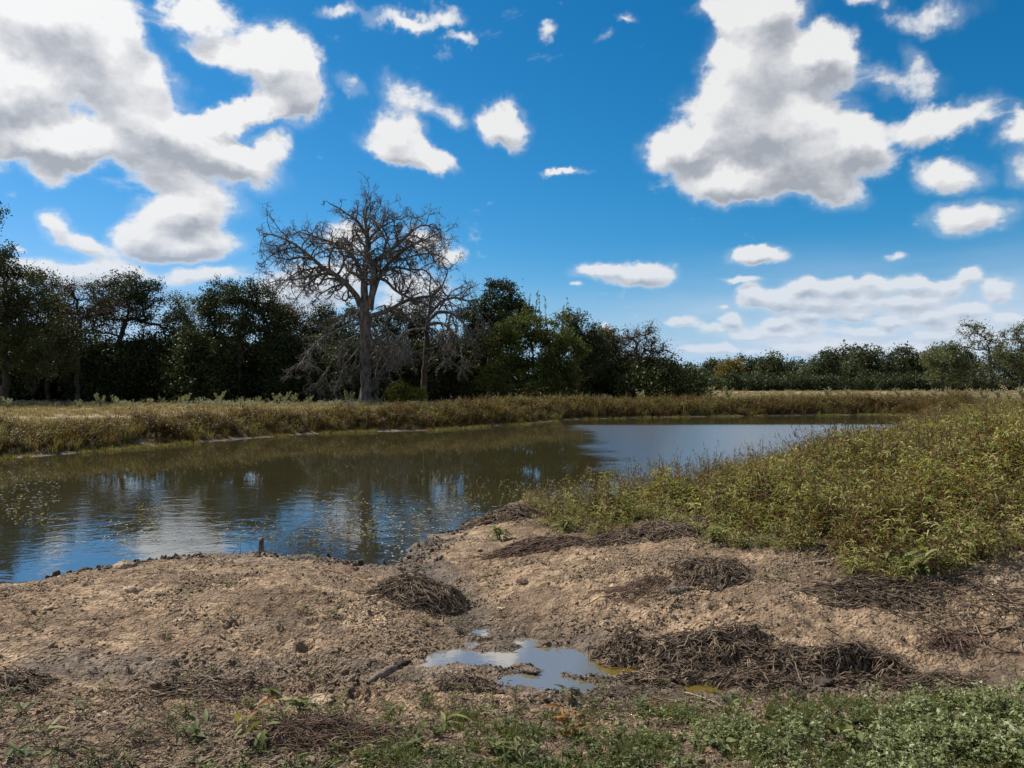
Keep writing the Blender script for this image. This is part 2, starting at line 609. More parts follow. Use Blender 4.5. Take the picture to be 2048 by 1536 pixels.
M['weed'] = leaf_mat('weed_leaf', [(0, (.07, .032, .018)), (.2, (.19, .095, .04)), (.36, (.25, .18, .055)), (.53, (.14, .18, .040)), (.82, (.27, .28, .07)), (1, (.44, .37, .17))], 0.40, var=.42)
M['dry_weed'] = leaf_mat('dry_weed_leaf', [(0, (.07, .04, .022)), (.3, (.15, .10, .045)), (.6, (.22, .16, .07)), (.85, (.30, .24, .11)), (1, (.38, .32, .18))], 0.3)
M['bank'] = leaf_mat('bank_grass', [(0, (.07, .034, .016)), (.25, (.14, .075, .028)), (.5, (.16, .12, .035)), (.75, (.12, .13, .035)), (1, (.25, .21, .09))], 0.36, var=0.7)
M['field_grass'] = leaf_mat('field_grass', [(0, (.16, .12, .06)), (.5, (.28, .21, .11)), (1, (.38, .31, .18))], 0.3)
M['green'] = leaf_mat('green_leaf', [(0, (.05, .06, .02)), (.4, (.085, .105, .03)), (.8, (.15, .165, .05)), (1, (.27, .24, .10))], 0.3)
M['sage'] = leaf_mat('sage_leaf', [(0, (.06, .075, .026)), (.4, (.13, .15, .052)), (.75, (.23, .25, .11)), (1, (.38, .40, .24))], 0.3, rough=.6, spec=.12)
M['flower'] = leaf_mat('pale_flower', [(0, (.26, .27, .13)), (1, (.46, .46, .28))], 0.2)
M['rust'] = leaf_mat('rust_leaf', [(0, (.08, .025, .008)), (.5, (.20, .07, .015)), (1, (.35, .17, .04))], 0.25)
M['silver'] = leaf_mat('silver_weed', [(0, (.12, .13, .07)), (.5, (.24, .25, .15)), (1, (.40, .40, .27))], 0.3)
M['root'] = bark_mat('root_bark', (.040, .027, .018), (.25, .18, .12), 20, 1.0, 0.3)
M['straw'] = bark_mat('straw', (.16, .11, .065), (.36, .28, .18), 20, 1.0, 0.3)
M['wood'] = bark_mat('old_wood', (.05, .04, .03), (.20, .16, .12), 25, 0.3, 0.8)

# ================================================================== ground and water
ZW = -0.50            # pond level
ZP = -0.42            # puddle level
_sh = [(-8, 1172), (60, 1168), (150, 1150), (250, 1130), (350, 1117), (430, 1112), (500, 1108), (600, 1116), (700, 1128), (790, 1137),
       (815, 1118), (830, 1100), (870, 1070), (935, 1052), (962, 1030), (1020, 1008)]
_sr = [(1060, 13.6), (1100, 13.1), (1150, 12.4), (1200, 12.1), (1300, 13.0), (1400, 15.0), (1500, 17.2), (1600, 20.0), (1700, 23.5), (1780, 29), (1830, 36), (1850, 43), (1830, 49)]
_sf = [(1750, 829), (1700, 830), (1500, 832), (1300, 835), (1150, 839), (1050, 848), (930, 856), (860, 861),
       (720, 864), (620, 868), (500, 877), (380, 886), (200, 902), (90, 912), (0, 918)]
POND = [wpt(u, v, ZW) for u, v in _sh] + [at(u, d) for u, d in _sr] + [wpt(u, v, ZW) for u, v in _sf]
POND += [(-17.5, 19.5), (-22, 17), (-27, 13.5), (-26, 10), (-20, 8.2), (-12, 8.0), (-8, 7.9)]
POND = np.array(POND)


def poly_sd(px, py, P):
    """signed distance to polygon, negative inside"""
    shp = np.shape(px)
    px = np.ravel(px).astype(float)
    py = np.ravel(py).astype(float)
    d2 = np.full(px.shape, 1e18)
    ins = np.zeros(px.shape, bool)
    Q = np.roll(P, -1, 0)
    for (ax, ay), (bx, by) in zip(P, Q):
        ex, ey = bx - ax, by - ay
        wx, wy = px - ax, py - ay
        t = np.clip((wx * ex + wy * ey) / (ex * ex + ey * ey), 0, 1)
        d2 = np.minimum(d2, (wx - ex * t) ** 2 + (wy - ey * t) ** 2)
        c = ((ay > py) != (by > py)) & (px < (bx - ax) * (py - ay) / (by - ay + 1e-12) + ax)
        ins ^= c
    d = np.sqrt(d2)
    return np.where(ins, -d, d).reshape(shp)


CP = np.array([
    (-3, 8.2, -.34), (-3, 6.8, -.20), (-1.5, 7.2, -.24), (-1.3, 6.3, -.20), (-5, 7, -.27), (-6, 5.5, -.13), (-3, 5.6, -.22), (-1.7, 5.5, -.34), (-2.6, 4.9, -.30),
    (-1.0, 8.2, -.44), (-.65, 7.1, -.39), (-.3, 6.3, -.41), (.2, 5.6, -.42), (1, 5.25, -.42), (2, 5.05, -.40), (3, 4.85, -.36), (4.2, 4.75, -.28),
    (.3, 7.4, -.27), (1, 8.0, -.17), (1.1, 6.9, -.13), (2, 6.5, -.10), (2.2, 7.5, -.03), (3, 6.2, -.10), (3.5, 7.3, .05), (4.6, 6, .0), (4.5, 8.5, .2),
    (-.2, 9.6, -.34), (.8, 9.8, -.26), (2, 10, -.1), (6, 9, .24), (1.0, 6.15, -.28), (2.2, 5.7, -.22), (3.4, 5.5, -.2), (.35, 6.3, -.33),
    (1.2, 11.2, -.25), (3, 11.5, -.05), (6, 13, .14), (9, 13.5, .38), (13, 15, .54), (17, 25, .28), (24, 36, .1), (9, 18, 0.08), (13, 22, .08), (16, 28, 0), (4.5, 13.5, -.1),
    (0, 4.5, -.32), (-2, 4.2, -.2), (2, 4.25, -.27), (3.4, 4.2, -.2), (-4, 4, -.12), (0, 3.4, -.12), (3, 3.3, -.06), (-3, 3, -.02), (0, 2, 0), (4, 2, 0), (0, 0, 0),
    (6, 5, -.05), (8, 6, .1), (0, -10, 0), (30, 0, .2), (-30, 0, 0), (0, 60, 0), (-40, 60, 0), (60, 60, 0), (-12, 24, 0), (-20, 24, 0), (0, 34, 0), (24, 54, 0), (45, 30, .3),
    (-45, 30, 0), (-15, 4, 0), (-12, 32, 0)])


def _tps(r2):
    return 0.5 * r2 * np.log(r2 + 1e-9)


_n = len(CP)
_A = np.zeros((_n + 3, _n + 3))
_A[:_n, :_n] = _tps(((CP[:, None, :2] - CP[None, :, :2]) ** 2).sum(-1)) + np.eye(_n) * 0.05
_A[:_n, _n:] = np.c_[np.ones(_n), CP[:, :2]]
_A[_n:, :_n] = _A[:_n, _n:].T
_W = np.linalg.solve(_A, np.r_[CP[:, 2], 0, 0, 0])


def base_h(x, y):
    r = _W[_n] + _W[_n + 1] * x + _W[_n + 2] * y
    for i in range(_n):
        r = r + _W[i] * _tps((x - CP[i, 0]) ** 2 + (y - CP[i, 1]) ** 2)
    w = sstep(np.hypot(x, y), 50, 70)
    return r * (1 - w)


# pools in the little channel: (u, v, rx, ry px, tilt in world degrees, depth)
POOLS = []
for u, v, rx, ry, tilt, dep in [(905, 1314, 52, 16, 12, .035), (985, 1318, 68, 16, -6, .04), (1120, 1322, 105, 24, -30, .055), (1075, 1362, 78, 17, -4, .045), (1130, 1372, 60, 13, 0, .04),
                                (855, 1332, 40, 6, 5, .03), (1052, 1283, 28, 10, 0, .05), (950, 1290, 20, 5, 0, .02), (1400, 1382, 55, 12, 0, .07), (1230, 1345, 50, 12, 0, .05), (1700, 1366, 60, 9, 0, .05), (612, 1322, 16, 8, 0, .05)]:
    x, y = wpt(u, v, ZP)
    k = y / F
    POOLS.append((x, y, rx * k, ry * y * y / ((CAM_Z - ZP) * F), math.radians(tilt), dep))


_pr = np.random.default_rng(55)
PRINTS = []
for k_ in range(70):      # hoof prints pressed into the mud
    if k_ < 34:
        u_, v_ = _pr.uniform(240, 880), _pr.uniform(1318, 1420)
    elif k_ < 56:
        u_, v_ = _pr.uniform(60, 760), _pr.uniform(1150, 1320)
    else:
        u_, v_ = _pr.uniform(880, 1500), _pr.uniform(1120, 1250)
    x_, y_ = wpt(u_, v_, -.28)
    PRINTS.append((x_, y_, _pr.uniform(.035, .055), _pr.uniform(0, 3.1), _pr.uniform(.015, .04)))


def height(x, y, fine=True):
    x = np.asarray(x, float)
    y = np.asarray(y, float)
    r = np.hypot(x, y)
    b = base_h(x, y)
    wob = 0.22 * fbm(x * 1.1, y * 1.1, 3, .5, 5) * sstep(r, 3, 8)
    s = poly_sd(x, y, POND) + wob
    far = sstep(y, 13, 19)
    reach = 0.9 * (1 - far) + 2.6 * far + 1.2 * far * gnoise(x * .35, y * .35, 9)
    t = sstep(s, 0, np.maximum(reach, .5))
    land = ZW + np.maximum(s, 0) * 0.10
    h = land * (1 - t) + np.maximum(b, ZW + .02) * t
    h = np.where(s < 0, ZW + np.maximum(s * 0.22, -0.8), h)
    # field relief
    field = 0.05 * fbm(x * .12, y * .12, 3, .5, 11) * sstep(s, 2, 8) * sstep(r, 10, 25)
    h = h + field
    near = 1 - sstep(r, 14, 24)
    # muddy flat round the pools, at the water's level
    px, py = wpt(1040, 1325, ZP)
    q = np.hypot((x - px) / 1.0, (y - py) / 0.62)
    flat = 1 - sstep(q, 0.55, 1.15)
    h = h * (1 - flat) + (ZP + 0.018) * flat
    chan = 0
    for (cx, cy, rx, ry, tl, dep) in POOLS:
        c, sn = math.cos(tl), math.sin(tl)
        dx, dy = (x - cx) * c + (y - cy) * sn, -(x - cx) * sn + (y - cy) * c
        qq = np.sqrt((dx / rx) ** 2 + (dy / ry) ** 2)
        w = 1 - sstep(qq + .35 * gnoise(x * 5 + cx, y * 7, 62), 0.5, 1.3)
        target = ZP - dep * .8 + .045 * np.maximum(gnoise(x * 6.5, y * 11, 63) - .06, 0) * (1 if fine else 0)
        h = np.where(w > 0, h * (1 - w) + np.minimum(h, target) * w, h)
        chan = np.maximum(chan, w)
    if fine:
        tr = 1 - sstep(np.hypot((x + 1.7) / 1.5, (y - 5.05) / .42), .5, 1.1)
        h = h + tr * .055 * (gnoise(x * 6, y * 8, 55) - .35 * np.abs(gnoise(x * 13, y * 13, 56)))
        am = near * sstep(r, .5, 2)
        soft = 1 - 0.55 * flat
        under = np.where(s < -0.15, 0.3, 1.0)
        am = am * under
        h = h + am * soft * 0.050 * fbm(x * 1.7, y * 1.7, 3, .55, 21)
        lump = np.abs(gnoise(x * 5.5, y * 5.5, 31)) + .5 * np.abs(gnoise(x * 11, y * 11, 33))
        h = h + am * soft * (0.048 * (0.42 - lump))
        if x.ndim:
            for (cx, cy, rr_, an_, dp_) in PRINTS:
                m_ = (np.abs(x - cx) < .16) & (np.abs(y - cy) < .16)
                if m_.any():
                    dx, dy = x[m_] - cx, y[m_] - cy
                    c, sn = math.cos(an_), math.sin(an_)
                    q_ = np.hypot((dx * c + dy * sn) / (rr_ * 1.3), (-dx * sn + dy * c) / rr_)
                    h[m_] = h[m_] - dp_ * (1 - sstep(q_, .6, 1.05)) + dp_ * .45 * np.exp(-((q_ - 1.25) / .28) ** 2)
        fade = 1 - sstep(r, 8, 14)
        fl = np.abs(gnoise(x * 23, y * 23, 41)) + .6 * np.abs(gnoise(x * 43, y * 43, 43))
        rough = 0.35 + 1.5 * sstep(gnoise(x * .8, y * .8, 51), -.1, .35)
        h = h + am * fade * soft * rough * 0.020 * (0.35 - fl)
        h = h - am * flat * (1 - chan) * 0.012 * sstep(gnoise(x * 7, y * 9, 61), .05, .3)
    return h


def hit(u, v, dmax=200.0):
    """ground point seen at (u, v)"""
    d = np.exp(np.linspace(math.log(2.6), math.log(dmax), 900))
    x = (u - 1024) / F * d
    z = CAM_Z - (v - UP) / F * d
    g = height(x, d, False)
    k = np.nonzero(g >= z)[0]
    i = k[0] if len(k) else len(d) - 1
    return np.array((x[i], d[i], g[i]))


# radial sheet: fine where the photograph looks, coarse elsewhere, out past the horizon
colsF = np.radians(np.linspace(-40, 40, 620))
colsC1 = np.radians(np.linspace(40, 320, 90))[1:-1]
ang = np.concatenate([colsF, colsC1])
rad = [0.25]
while rad[-1] < 5000:
    r = rad[-1]
    step = 0.09 if r < 2.6 else 0.0042 if r < 11 else 0.0075 if r < 24 else 0.014 if r < 70 else 0.06
    rad.append(r * (1 + step))
rad = np.array(rad)
AA, RR = np.meshgrid(ang, rad)
GX, GY = RR * np.sin(AA), RR * np.cos(AA)
GH = height(GX, GY)
nr, nc = GX.shape
V = np.stack([GX, GY, GH], -1).reshape(-1, 3)
idx = np.arange(nr * nc).reshape(nr, nc)
a = idx[:-1]
b = idx[1:]
q = np.stack([a, np.roll(a, -1, 1), np.roll(b, -1, 1), b], -1).reshape(-1, 4)
V = np.concatenate([V, [[0, 0, 0.0]]])
cf = np.stack([np.full(nc, nr * nc), np.roll(idx[0], -1), idx[0]], -1)
sdv = poly_sd(V[:, 0], V[:, 1], POND)
rv = np.hypot(V[:, 0], V[:, 1])
hv = V[:, 2]
pw = 1 - sstep(np.hypot((V[:, 0] - 1.1), (V[:, 1] - 5.35) * 1.9), .9, 2.6)
wet = np.maximum(1 - sstep(sdv + .5 * gnoise(V[:, 0] * 1.6, V[:, 1] * 1.6, 71) + .2 * gnoise(V[:, 0] * 6, V[:, 1] * 6, 70), 0.12, .70), pw * (1 - sstep(hv, ZP + .03, ZP + .15)))
wet = np.maximum(wet, 0.55 * sstep(.5 * gnoise(V[:, 0] * .9, V[:, 1] * .9, 73) + .3 * gnoise(V[:, 0] * 3, V[:, 1] * 3, 75), .12, .32) * (rv < 30))
def seg_d(px, py, pts):
    best = np.full(np.shape(px), 1e9)
    for (ax, ay), (bx, by) in zip(pts[:-1], pts[1:]):
        ex, ey = bx - ax, by - ay
        t_ = np.clip(((px - ax) * ex + (py - ay) * ey) / (ex * ex + ey * ey), 0, 1)
        best = np.minimum(best, np.hypot(px - ax - t_ * ex, py - ay - t_ * ey))
    return best


wet = np.maximum(wet, .7 * (1 - sstep(V[:, 1] + .35 * gnoise(V[:, 0] * 2.2, V[:, 1] * 2.2, 84), 3.9, 4.5)) * (np.abs(V[:, 0]) < 4) * (.5 + gnoise(V[:, 0] * 4, V[:, 1] * 4, 86)))
nw = .22 * gnoise(V[:, 0] * 3, V[:, 1] * 3, 79) + .12 * gnoise(V[:, 0] * 9, V[:, 1] * 9, 80)
ditch = [(-1.0, 8.4), (-.62, 7.2), (-.3, 6.3), (.1, 5.7)]
trod = [(-2.9, 5.0), (-2.0, 5.05), (-1.1, 5.15), (-.5, 5.2)]
ditch2 = [(1.3, 5.15), (2.4, 5.0), (3.3, 4.8), (4.5, 4.75)]
wet = np.maximum(wet, 1 - sstep(seg_d(V[:, 0], V[:, 1], ditch) + nw, .10, .50))
wet = np.maximum(wet, .85 * (1 - sstep(seg_d(V[:, 0], V[:, 1], trod) * np.array(1.0) + nw, .10, .42)))
wet = np.maximum(wet, .9 * (1 - sstep(seg_d(V[:, 0], V[:, 1], ditch2) + nw, .10, .45)))
wet = np.maximum(wet, .8 * (1 - sstep(seg_d(V[:, 0], V[:, 1], [(3.2, 7.1), (4.6, 6.6), (6.5, 6.8)]) + 2 * nw, .3, 1.1)))
fieldm = sstep(sdv, 1.2, 3.5) * sstep(V[:, 1], 13, 20)
fieldm = np.where(V[:, 1] < 13, sstep(rv, 40, 60), fieldm)


def ground_material():
    m, G = new_mat('ground_earth')
    tcn = G.t.nodes.new('ShaderNodeTexCoord')
    P = tcn.outputs['Object']
    wetn, fld = attr(G, 'wet'), attr(G, 'field')
    n1 = G.noise(P, 1.3, 4, .6)
    n2 = G.noise(P, 9, 6, .65)
    n3 = G.noise(P, 60, 5, .7)
    vor = G.t.nodes.new('ShaderNodeTexVoronoi')
    G.put(vor.inputs['Vector'], G.vmath('ADD', P, G.vmath('SCALE', G.noise(P, 25, 3, .6, out=1), .05)))
    vor.inputs['Scale'].default_value = 34
    vor.inputs['Randomness'].default_value = 1
    vd = vor.outputs['Distance']
    patch = G.ramp(G.noise(P, 1.1, 3, .6), .40, .62, .25, 1.0)
    dry = G.mix(G.ramp(n1, .3, .7), (.35, .235, .142, 1), (.50, .355, .22, 1))
    dry = G.mix(G.ramp(n2, .36, .60), G.mix(1.0, dry, (.46, .43, .41, 1), 'MULTIPLY'), dry)
    dry = G.mix(G.ramp(G.noise(P, 2.6, 5, .7), .38, .60, .55, 0.0), dry, (.15, .105, .072, 1))
    dry = G.mix(G.math('MULTIPLY', G.ramp(n3, .35, .65), .5), dry, G.mix(1.0, dry, (1.3, 1.26, 1.22, 1), 'MULTIPLY'))
    dry = G.mix(G.math('MULTIPLY', G.ramp(vd, .25, .75), .35), dry, (.10, .07, .045, 1))
    wetc = G.mix(G.ramp(n2, .35, .65), (.080, .055, .036, 1), (.19, .138, .092, 1))
    wf = G.math('MULTIPLY', wetn, G.ramp(n2, .2, .5, .75, 1.0), clamp=True)
    mud = G.mix(wf, dry, wetc)
    fn = G.noise(G.vmath('MULTIPLY', P, (1, .5, 1)), .35, 6, .7)
    fc = G.mix(G.ramp(fn, .35, .65), (.20, .15, .075, 1), (.34, .255, .145, 1))
    fc = G.mix(G.math('MULTIPLY', G.ramp(G.noise(P, .12, 3, .5), .5, .7), .6), fc, (.15, .15, .05, 1))
    col = G.mix(fld, mud, fc)
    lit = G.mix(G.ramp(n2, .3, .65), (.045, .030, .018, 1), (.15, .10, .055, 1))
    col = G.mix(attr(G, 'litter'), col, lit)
    rough = G.math('SUBTRACT', 0.92, G.math('MULTIPLY', wf, 0.30))
    h = G.math('ADD', G.math('MULTIPLY', n3, G.math('MULTIPLY', patch, .6)), G.math('ADD', G.math('MULTIPLY', n2, .5), G.math('MULTIPLY', vd, -.55)))
    finish(G, principled(G, col, rough, G.math('ADD', .2, G.math('MULTIPLY', wf, .12)), bump(G, h, 1.0, .045)))
    return m


ground = obj('ground', mesh_np('ground', V, [q, cf], ground_material(), True, {'wet': wet, 'field': fieldm}))
tag(ground, kind='structure')


def water_material(name, deep, rough, b1, b2, s1, s2, ior=1.5, windy=0.0, shallow=None):
    m, G = new_mat(name)
    tcn = G.t.nodes.new('ShaderNodeTexCoord')
    P = tcn.outputs['Object']
    a = G.noise(G.vmath('MULTIPLY', P, (1.0, 1.25, 1)), s1, 3, .55, .6)
    b = G.noise(G.vmath('MULTIPLY', P, (1.0, 1.3, 1)), s2, 2, .5, .3)
    PW = G.vmath('ADD', P, G.vmath('SCALE', G.noise(P, .45, 4, .65, out=1), 4.0))
    PW = G.vmath('SUBTRACT', PW, (2.0, 2.0, 2.0))
    calm = G.math('MULTIPLY', G.ramp(G.noise(P, .17, 3, .6), .38, .60, .5, 1.0), G.math('MAXIMUM', G.ramp(G.sep(PW)[1], 17, 12.5, 0.08, .72), G.ramp(G.sep(PW)[0], 1.4, 3.2, 0.08, .55)))
    h = G.math('MULTIPLY', G.math('ADD', G.math('MULTIPLY', a, b1), G.math('MULTIPLY', b, b2)), calm)
    n = bump(G, h, 1.0, 1.0)
    murk = G.mix(G.noise(P, .5, 3, .5), tuple(c * .8 for c in deep) + (1,), tuple(c * 1.2 for c in deep) + (1,))
    if shallow:      # tannin stained side of the ditch
        murk = G.mix(G.ramp(G.math('ADD', G.sep(P)[0], G.math('MULTIPLY', G.sep(P)[1], -.25)), -.95, -.75), murk, tuple(shallow) + (1,))
    fr = G.t.nodes.new('ShaderNodeFresnel')
    fr.inputs['IOR'].default_value = ior
    G.put(fr.inputs['Normal'], n)
    gl = G.t.nodes.new('ShaderNodeBsdfGlossy')
    G.put(gl.inputs['Roughness'], G.math('ADD', rough, G.math('MULTIPLY', G.ramp(G.sep(PW)[0], 1.8, 3.4, 0.0, windy), G.ramp(G.sep(P)[1], 38.0, 40.5, 1.0, 0.0))))
    gl.inputs['Color'].default_value = (.93, .95, .97, 1)
    G.put(gl.inputs['Normal'], n)
    df = G.t.nodes.new('ShaderNodeBsdfDiffuse')
    G.put(df.inputs['Color'], murk)
    mx = G.t.nodes.new('ShaderNodeMixShader')
    G.put(mx.inputs[0], G.math('MULTIPLY', fr.outputs[0], 1.0, clamp=True))
    G.t.links.new(df.outputs[0], mx.inputs[1])
    G.t.links.new(gl.outputs[0], mx.inputs[2])
    p = mx.outputs[0]
    finish(G, p)
    return m


def sheet(name, poly, z, mat, grow, cell=.4):
    """level water: every cell of a grid that lies within `grow` of the outline"""
    P = np.array(poly)
    lo, hi = P.min(0) - grow - cell, P.max(0) + grow + cell
    xs = np.arange(lo[0], hi[0] + cell, cell)
    ys = np.arange(lo[1], hi[1] + cell, cell)
    X, Y = np.meshgrid(xs, ys)
    s = poly_sd(X, Y, P)
    ix = np.arange(X.size).reshape(X.shape)
    ok = (s[:-1, :-1] < grow) & (s[1:, 1:] < grow) & (s[1:, :-1] < grow) & (s[:-1, 1:] < grow)
    q = np.stack([ix[:-1, :-1], ix[:-1, 1:], ix[1:, 1:], ix[1:, :-1]], -1)[ok]
    used, inv = np.unique(q, return_inverse=True)
    V = np.c_[X.ravel()[used], Y.ravel()[used], np.full(len(used), z)]
    o = obj(name, mesh_np(name, V, [inv.reshape(-1, 4)], mat, True))
    return tag(o, kind='structure')


water = sheet('water', POND, ZW, water_material('pond_water', (.030, .026, .011), .02, .010, .0020, 2.3, 9.0, 7.0, .22), .75)
puddle_water = sheet('puddle_water', [(-2.0, 5.15), (-1.2, 4.9), (0, 4.75), (1.4, 4.7), (2.6, 4.45), (2.9, 4.8), (2.4, 5.3), (1.5, 5.5), (.9, 6.1), (.1, 6.3), (-.45, 6.1), (-1.3, 5.6)], ZP,
                     water_material('puddle', (.17, .145, .10), .03, .0005, .0002, 6.0, 22.0, 4.5, 0.0, (.15, .105, .018)), 0.15, .15)

# ================================================================== trees
def gnarl(P0, P1, K, amp, r):
    """crooked polylines from P0 to P1 (N,3) with K points"""
    t = np.linspace(0, 1, K)[None, :, None]
    L = np.linalg.norm(P1 - P0, axis=1)[:, None, None]
    Q = P0[:, None] * (1 - t) + P1[:, None] * t
    j = r.normal(size=(len(P0), K, 3)) * amp * L
    j[:, 0] = 0
    j[:, -1] = 0
    return Q + j


def leaf_cloud(G, C, rc, n, size, r, flat=0.75, tint=(0.3, 0.22), up=0.4):
    """n leaves round each cluster centre"""
    k = len(C)
    c = np.repeat(C, n, 0)
    rr = np.repeat(np.broadcast_to(rc, (k,)), n)
    p = r.normal(size=(k * n, 3)) * 0.52
    p[:, 2] *= flat
    p = c + p * rr[:, None]
    U = rdir(k * n, r)
    N = rdir(k * n, r) + np.array((0, 0, up))
    Vv = norm(np.cross(U, N))
    s = size * r.uniform(.6, 1.3, (k * n, 1))
    t = np.repeat(r.normal(tint[0], tint[1] * .8, k), n) + r.normal(0, tint[1] * .6, k * n)
    G.quads(p, U * s * .5, Vv * s * .3, np.clip(t, 0, 1))


def tree(name, label, cat, u, d, blobs, ncl=50, nleaf=110, leaf=0.17, rc=0.62, mat='oak_leaf', seed=1, group='trees of the treeline beyond the pond',
         trunk_r=0.28, lean=0.0, tint=(.35, .22), depth=1.0, fork=0.35, bark='bark', twig=0.022, gz=0.0, parts=('trunk', 'crown'), flat=.75):
    r = np.random.default_rng(seed)
    rc, nleaf, trunk_r = rc * 1.3, int(nleaf * 2.0), trunk_r * .62
    k = d / F
    bx, by = at(u, d)
    B = np.array(blobs, float)
    if nleaf > 40 and leaf < .3:
        B[:, 3] *= 1.25
        B[:, 2] *= 1.05
        ncl = int(ncl * 1.45)
    w = B[:, 2] * B[:, 3]
    ids = r.choice(len(B), ncl * 6, p=w / w.sum())
    q = rdir(len(ids), r) * (r.uniform(0.15, 1, (len(ids), 1)) ** 0.5)
    P = np.empty((len(ids), 3))
    P[:, 0] = (B[ids, 0] + q[:, 0] * B[ids, 2] - 1024) * k - bx
    P[:, 1] = q[:, 1] * B[ids, 2] * k * depth
    P[:, 2] = CAM_Z + (UP - (B[ids, 1] - q[:, 2] * B[ids, 3])) * k - gz
    # keep well spread cluster centres
    keep = [0]
    mind = 0.8 * (w.sum() * k * k * 3.1 / ncl) ** 0.5 * .60
    for i in range(1, len(P)):
        if np.min(np.linalg.norm(P[keep] - P[i], axis=1)) > mind:
            keep.append(i)
        if len(keep) >= ncl:
            break
    P = P[keep]
    P[:, 2] = np.maximum(P[:, 2], .25)
    top = P[:, 2].max()
    cx, cz = P[:, 0].mean(), P[:, 2].mean()
    # trunk nodes
    zt = max(.4, top * fork)
    tz = np.linspace(-.15, top * .72, 8)
    tx = np.where(tz < zt, lean * tz, lean * zt + (cx - lean * zt) * np.clip((tz - zt) / (top * .8 - zt + 1e-6), 0, 1))
    nodes = [np.array((tx[i] + r.normal(0, .04) * (i > 0), r.normal(0, .05) * (i > 0), tz[i])) for i in range(8)]
    par = [-1] + list(range(7))
    tube_of = []
    order = np.argsort(np.linalg.norm(P - np.array((lean * zt, 0, zt)), axis=1))
    for j in order:
        p = P[j]
        A = np.array(nodes)
        dd = np.linalg.norm(A - p, axis=1) + 0.55 * np.maximum(0, A[:, 2] - p[2]) + (A[:, 2] < zt * .7) * 3.0
        n0 = int(np.argmin(dd))
        a = A[n0]
        L = np.linalg.norm(p - a)
        m1 = a + (p - a) * .38 + np.array((0, 0, -.04 * L)) + r.normal(size=3) * .07 * L
        m2 = a + (p - a) * .72 + np.array((0, 0, .03 * L)) + r.normal(size=3) * .06 * L
        i0 = len(nodes)
        nodes += [m1, m2, p.copy()]
        par += [n0, i0, i0 + 1]
    A = np.array(nodes)
    par = np.array(par)
    cnt = np.zeros(len(A))
    for i in range(len(A) - 1, 0, -1):
        if cnt[i] == 0:
            cnt[i] = 1
        cnt[par[i]] += cnt[i]
    cnt = np.maximum(cnt, 1)
    R = trunk_r * (cnt / cnt[0]) ** 0.56 + twig
    G = Geo()
    c = np.arange(1, len(A))
    pa = par[c]
    R0 = np.minimum(R[pa], R[c] * 1.35)
    T = Geo()
    Q = gnarl(A[pa], A[c], 4, .05, r)
    rad4 = R0[:, None] * (1 - np.linspace(0, 1, 4)) + R[c][:, None] * np.linspace(0, 1, 4)
    rad4[:1] *= 1.25
    T.tubes(Q, rad4, 5, r.uniform(.2, .8, len(c)))
    # twigs that carry the leaves
    leafc = A[8 + 2::3] if len(A) > 8 else A
    nt = 7
    tp = np.repeat(leafc, nt, 0)
    te = tp + rdir(len(tp), r) * rc * r.uniform(.5, 1.2, (len(tp), 1))
    T.tubes(gnarl(tp, te, 4, .10, r), np.broadcast_to(np.array([twig, twig * .75, twig * .55, twig * .3]), (len(tp), 4)), 3, .4)
    root = thing(name, label, cat, (bx, by, gz), group)
    obj(parts[0], T.mesh(parts[0], M[bark], True), root)
    if nleaf:
        leaf_cloud(G, leafc, rc * r.uniform(.8, 1.25, len(leafc)), nleaf, leaf, r, flat, tint)
        sel = te[r.random(len(te)) < .6]
        leaf_cloud(G, sel, rc * .38, max(3, nleaf // 9), leaf, r, flat, tint)
        obj(parts[1], G.mesh(parts[1], M[mat]), root)
    return root


